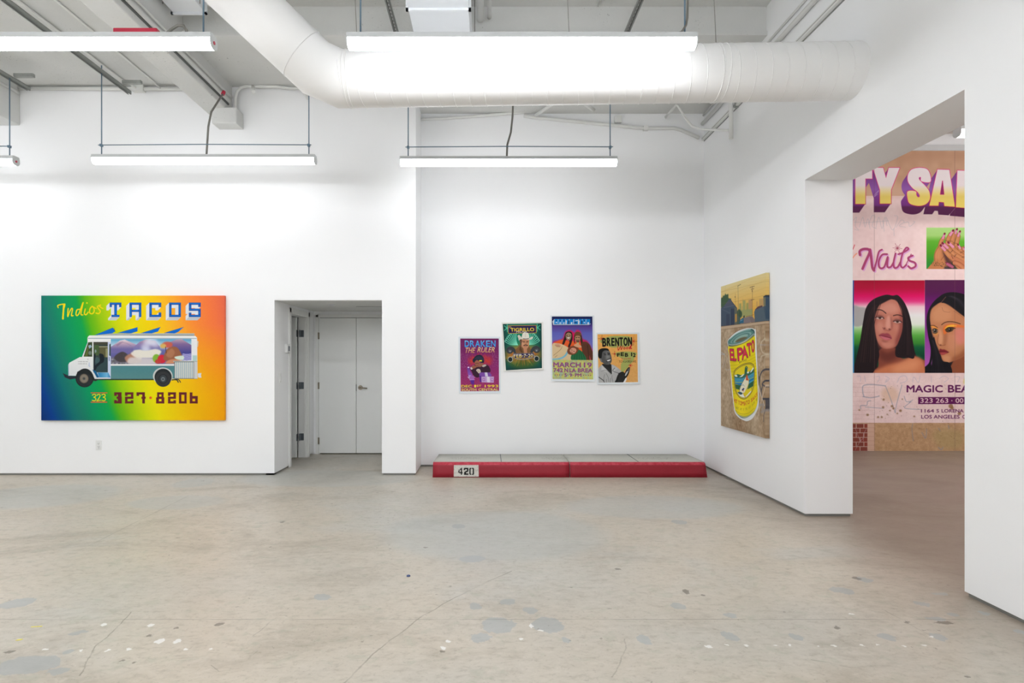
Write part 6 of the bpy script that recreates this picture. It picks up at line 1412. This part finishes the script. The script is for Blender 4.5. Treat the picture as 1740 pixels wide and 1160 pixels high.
# --- second portrait
A.clip = ((A.X > px1) & (A.X < 1692) & (A.Y > py0 - .6) & (A.Y < py1)).astype(np.float32)
A.rect(1560, 470, 1700, 640, grad([(476, (78, 24, 72)), (500, (84, 16, 84)), (520, (110, 20, 116)), (545, (120, 40, 130)), (590, (150, 70, 160)), (633, (184, 100, 190))], lambda X, Y: Y)); A.rect(1560, 470, 1700, 500, (84, 26, 66), .4, 5)
bh = (22, 20, 26)
A.blob(I_([(915, 1120), (960, 1000), (975, 860), (945, 700), (930, 540), (955, 420), (1030, 320), (1120, 250), (1230, 234), (1350, 260), (1480, 340), (1560, 520), (1600, 800), (1640, 1140)]), bh)
A.blob(I_([(1010, 940), (1030, 950), (1020, 1010), (990, 1040), (985, 1000)]), (178, 92, 190), .9, .4)
s1 = (186, 124, 86); s2 = (208, 150, 112); s3 = (138, 76, 50)
A.poly(A.spline(I_([(1200, 1140), (1230, 980), (1350, 880), (1500, 800), (1560, 1140)]), True, 5), s3, 1, .6)
f2 = I_([(985, 420), (1040, 370), (1095, 345), (1180, 380), (1300, 470), (1420, 560), (1500, 640), (1480, 800), (1350, 930), (1230, 985), (1160, 1005), (1110, 985), (1085, 920), (1060, 860), (1030, 790), (995, 700), (975, 600), (968, 500)])
A.poly(A.spline(f2, True, 5), s1, 1, .25)
S2([(1000, 450), (1090, 380), (1180, 420), (1200, 520), (1080, 560), (1000, 540)], s2, .6, 3); S2([(1070, 640), (1100, 680), (1110, 760), (1090, 810), (1060, 780)], (214, 156, 118), .8, 1.4); S2([(1160, 700), (1250, 700), (1290, 800), (1200, 880), (1150, 800)], (204, 140, 110), .6, 3); S2([(1240, 640), (1340, 640), (1350, 780), (1270, 800)], (222, 130, 130), .6, 3); S2([(1110, 940), (1170, 930), (1210, 970), (1150, 1000)], s2, .6, 1.6)
S2([(1130, 640), (1160, 700), (1150, 790), (1120, 820), (1115, 740)], (150, 92, 66), .5, 1.5); S2([(1200, 960), (1300, 900), (1400, 800), (1380, 930), (1230, 1000)], s3, .7, 3)
S2([(1110, 640), (1130, 600), (1200, 580), (1290, 590), (1345, 605), (1330, 620), (1240, 620), (1180, 640), (1140, 690), (1120, 690)], (222, 110, 50), .9, .6); S2([(1130, 636), (1160, 600), (1230, 590), (1260, 605), (1190, 615), (1150, 640)], (236, 190, 60), .85, .6); S2([(975, 606), (1000, 600), (1050, 625), (1050, 640), (1000, 625)], (232, 150, 60), .9, .5); S2([(1010, 690), (1050, 670), (1050, 700), (1020, 706)], (226, 160, 70), .6, .8)
A.line(I_([(1095, 590), (1130, 566), (1180, 556), (1240, 562), (1300, 580)]), 1.3, (56, 34, 26), .95, True, .15); A.line(I_([(978, 600), (1010, 598), (1050, 620)]), 1.0, (56, 34, 26), .95, True, .15)
S2([(1140, 640), (1170, 622), (1210, 622), (1232, 634), (1200, 660), (1160, 668), (1142, 656)], (70, 56, 40), 1, .2); A.ell(*I_([(1184, 643)])[0], 2.8, 2.8, (34, 28, 24)); A.ell(*I_([(1178, 638)])[0], .6, .6, (200, 200, 196)); A.line(I_([(1135, 645), (1165, 622), (1210, 620), (1244, 630)]), 1.3, (24, 18, 18), 1, True); A.line(I_([(1140, 658), (1170, 670), (1215, 654)]), .8, (30, 22, 20), 1, True)
S2([(995, 655), (1015, 634), (1045, 640), (1052, 664), (1030, 682), (1004, 678)], (90, 80, 70), 1, .2); A.ell(*I_([(1024, 656)])[0], 2.2, 2.8, (34, 30, 28)); A.line(I_([(992, 650), (1015, 632), (1048, 640)]), 1.1, (24, 18, 18), 1, True); A.line(I_([(1000, 678), (1030, 686), (1050, 670)]), .8, (30, 22, 20), 1, True); A.ell(*I_([(1018, 648)])[0], .7, .7, (210, 210, 206))
A.line(I_([(1062, 700), (1050, 780), (1070, 812), (1100, 818), (1135, 810)]), .8, (120, 66, 48), .7, True, .2); A.ell(*I_([(1084, 812)])[0], 1.6, 1.0, (90, 44, 36), .8, .4)
S2([(1068, 880), (1078, 852), (1100, 860), (1130, 862), (1172, 890), (1140, 908), (1100, 920), (1076, 905)], (120, 36, 44), 1, .25); S2([(1080, 896), (1120, 890), (1160, 892), (1120, 914), (1090, 914)], (176, 76, 76), .8, .5); A.line(I_([(1068, 880), (1110, 886), (1176, 890)]), .8, (70, 18, 28), .9, True)
A.blob(I_([(1095, 345), (1150, 270), (1260, 250), (1400, 340), (1500, 620), (1420, 560), (1350, 500), (1240, 400), (1160, 362), (1120, 350)]), bh); A.blob(I_([(960, 470), (1000, 380), (1090, 340), (1140, 275), (1060, 290), (970, 390), (935, 520), (940, 640), (985, 800), (975, 600)]), bh); A.line(I_([(1092, 345), (1120, 310), (1142, 284)]), .6, (150, 100, 80), .9, soft=.1)
A.blob(I_([(1010, 720), (1050, 860), (1100, 980), (1180, 1010), (1200, 1140), (1000, 1140), (1000, 900)]), bh)
for k in range(14):
    x = rnd.uniform(0, 1); A.line(I_([(1160 + x * 60, 275), (1260 + x * 60, 330), (1350 + x * 60, 460)]), .4, (54, 50, 62), .5, True)
    A.line(I_([(980 + x * 30, 760), (1010 + x * 60, 920), (980 + x * 160, 1120)]), .4, (54, 48, 58), .4, True)
A.line(I_([(1100, 400), (1115, 440), (1160, 452), (1190, 450)]), .35, (80, 50, 40), .7, True); A.line(I_([(1230, 440), (1290, 480), (1340, 520)]), .35, (70, 46, 40), .7, True)
A.clip = None
# --- lower wall
A.line([(1385, 636), (1730, 636)], .5, (216, 190, 190), .7)
for yy in (651, 657.5, 666, 673, 681, 689, 696.5, 704, 711.5): A.line([(1385, yy), (1486, yy + .3)], .45, (196, 160, 156), .7)
for k in range(18):
    A.line([(1440 + k * 7.1 % 46, 651 + 7.5 * (k % 8)), (1440 + k * 7.1 % 46, 651 + 7.5 * (k % 8) + 7)], .4, (196, 160, 156), .6)
A.blob(J_([(440, 280), (560, 240), (620, 320), (580, 400), (460, 380)]), (216, 180, 150), .6, 3)
A.rect(1385, 718.2, 1740, 770, (184, 148, 112)); A.noise(9, 4, 7, (A.Y > 718).astype(float)); A.noise(8, 1.2, 8, (A.Y > 718).astype(float)); A.blob(J_([(1000, 740), (1200, 700), (1340, 760), (1300, 900), (1080, 900)]), (166, 150, 100), .5, 4)
A.rect(1474, 719.5, 1485.5, 766, (206, 170, 152), .9)
for k in range(7): A.line([(1474, 719 + k * 7.4), (1486, 719 + k * 7.4)], .4, (170, 128, 110), .8)
A.rect(1385, 719.5, 1474, 766, (190, 160, 146))
for r_i in range(6):
    y = 720 + r_i * 7.8; off = 0 if r_i % 2 else 6.5
    for c_i in range(-1, 8):
        x = 1384 + c_i * 13 + off
        if x + 11.8 > 1385 and x < 1474: A.rect(max(x, 1385), y, min(x + 11.8, 1474), y + 6.8, (136 + rnd.randint(-8, 8), 66, 56))
for L in ([(150, 690), (190, 800), (210, 830)], [(270, 700), (240, 760), (240, 830)], [(150, 930), (200, 840), (240, 800)]): A.line(J_(L), .6, (190, 170, 176), .7, True)
# blue grey tags
tg = (126, 132, 152)
for st, w_ in (([(245, 345), (232, 290), (240, 225), (340, 214), (480, 228)], 1.6), ([(235, 345), (320, 358), (412, 340)], 1.5), ([(480, 228), (540, 380), (586, 520)], 1.2), ([(588, 520), (600, 440), (660, 220)], 1.2), ([(210, 480), (210, 445), (275, 440), (285, 400), (320, 390)], 1.2), ([(260, 460), (340, 465), (460, 475)], 1.0), ([(685, 340), (710, 400), (760, 400), (690, 470), (860, 485)], 1.1), ([(780, 380), (740, 410)], 1), ([(1170, 660), (1176, 695)], 1.6), ([(780, 640), (770, 700), (785, 830)], 1.2), ([(880, 740), (920, 800), (930, 700)], 1.4), ([(1060, 690), (1080, 720)], 1.2), ([(1060, 900), (1090, 925), (1110, 900)], 1.6)):
    A.line(J_(st), w_, tg, .6, True, .3)
for st in ([(170, 120), (205, 125), (205, 180)], [(250, 120), (262, 180)], [(380, 130), (412, 122), (410, 160), (390, 190)], [(480, 120), (520, 150), (480, 190), (500, 150)], [(610, 190), (640, 130), (700, 120), (715, 170), (640, 200)], [(780, 190), (790, 130), (840, 190), (860, 120)], [(980, 120), (985, 190)], [(1070, 150), (1120, 120), (1170, 150), (1120, 190), (1150, 170)], [(1230, 130), (1290, 130), (1270, 190)], [(1340, 120), (1345, 190)]):
    A.line(J_(st), .9, (178, 172, 190), .6, True, .2)
for k in range(90):
    x = rnd.uniform(370, 1400); y = rnd.uniform(200, 920); A.ell(*J_([(x, y)])[0], rnd.uniform(.3, .8), rnd.uniform(.3, .8), (120, 84, 60), .7)
for cx, cy, rr in ((460, 378, 2.0), (455, 462, 2.0), (285, 545, 2.2), (400, 570, 1.8), (440, 570, 1.8), (552, 450, 2.2), (568, 474, 2), (645, 500, 2.4), (665, 374, 1.2), (796, 562, 1.6), (1196, 450, 4), (1210, 470, 3), (1290, 530, 3), (610, 530, 1.4), (500, 540, 1.2), (530, 498, 1.4), (195, 492, 1.6)): A.ell(*J_([(cx, cy)])[0], rr, rr * .9, (140, 104, 70), .85, .35)
pu = (96, 28, 84)
def tx(s_, x0, y0, x1, y1, col, b=.04):
    (a, b_), (c, d_) = J_([(x0, y0), (x1, y1)]); A.text(s_, a, b_, c, d_, col, bold=b)
tx('MAGIC', 712, 220, 1108, 300, pu); tx('BEA', 1165, 218, 1402, 300, pu)
A.rect(*J_([(838, 350)])[0], 1720, J_([(0, 428)])[0][1], pu); tx('323', 862, 362, 998, 415, (228, 196, 200), .025); tx('263', 1030, 362, 1168, 415, (228, 196, 200), .025); A.ell(*J_([(1208, 390)])[0], .9, .9, (228, 196, 200)); tx('00', 1248, 362, 1334, 415, (228, 196, 200), .025)
tx('1164', 870, 482, 1012, 520, pu, .03); tx('S', 1038, 482, 1066, 520, pu, .03); tx('LORENA', 1095, 482, 1336, 520, pu, .03); tx('LOS ANGELES', 872, 546, 1292, 586, pu, .03); tx('C', 1322, 546, 1356, 586, pu, .03)
A.ell(*J_([(1350, 180)])[0], 2.6, 5, (214, 200, 90), .7, .8)
# seams between the mural panels
for xx in (1485.6, 1622.3): A.line([(xx, 256), (xx + .3, 766)], .5, (112, 80, 78), .65)
q0 = PX(1385, 256, MY); q1 = PX(1730, 766.5, MY)
rt = empty('wall_mural', (q0.x, YM, q1.z), 'huge pink mural with purple block letters and two portraits in the next room', 'mural')
A.mesh('mural_panel', (q0.x, MY, q0.z), (q1.x - q0.x, 0, 0), (0, 0, q1.z - q0.z), M['paint'], rt, frame=(0, .0295, 0))
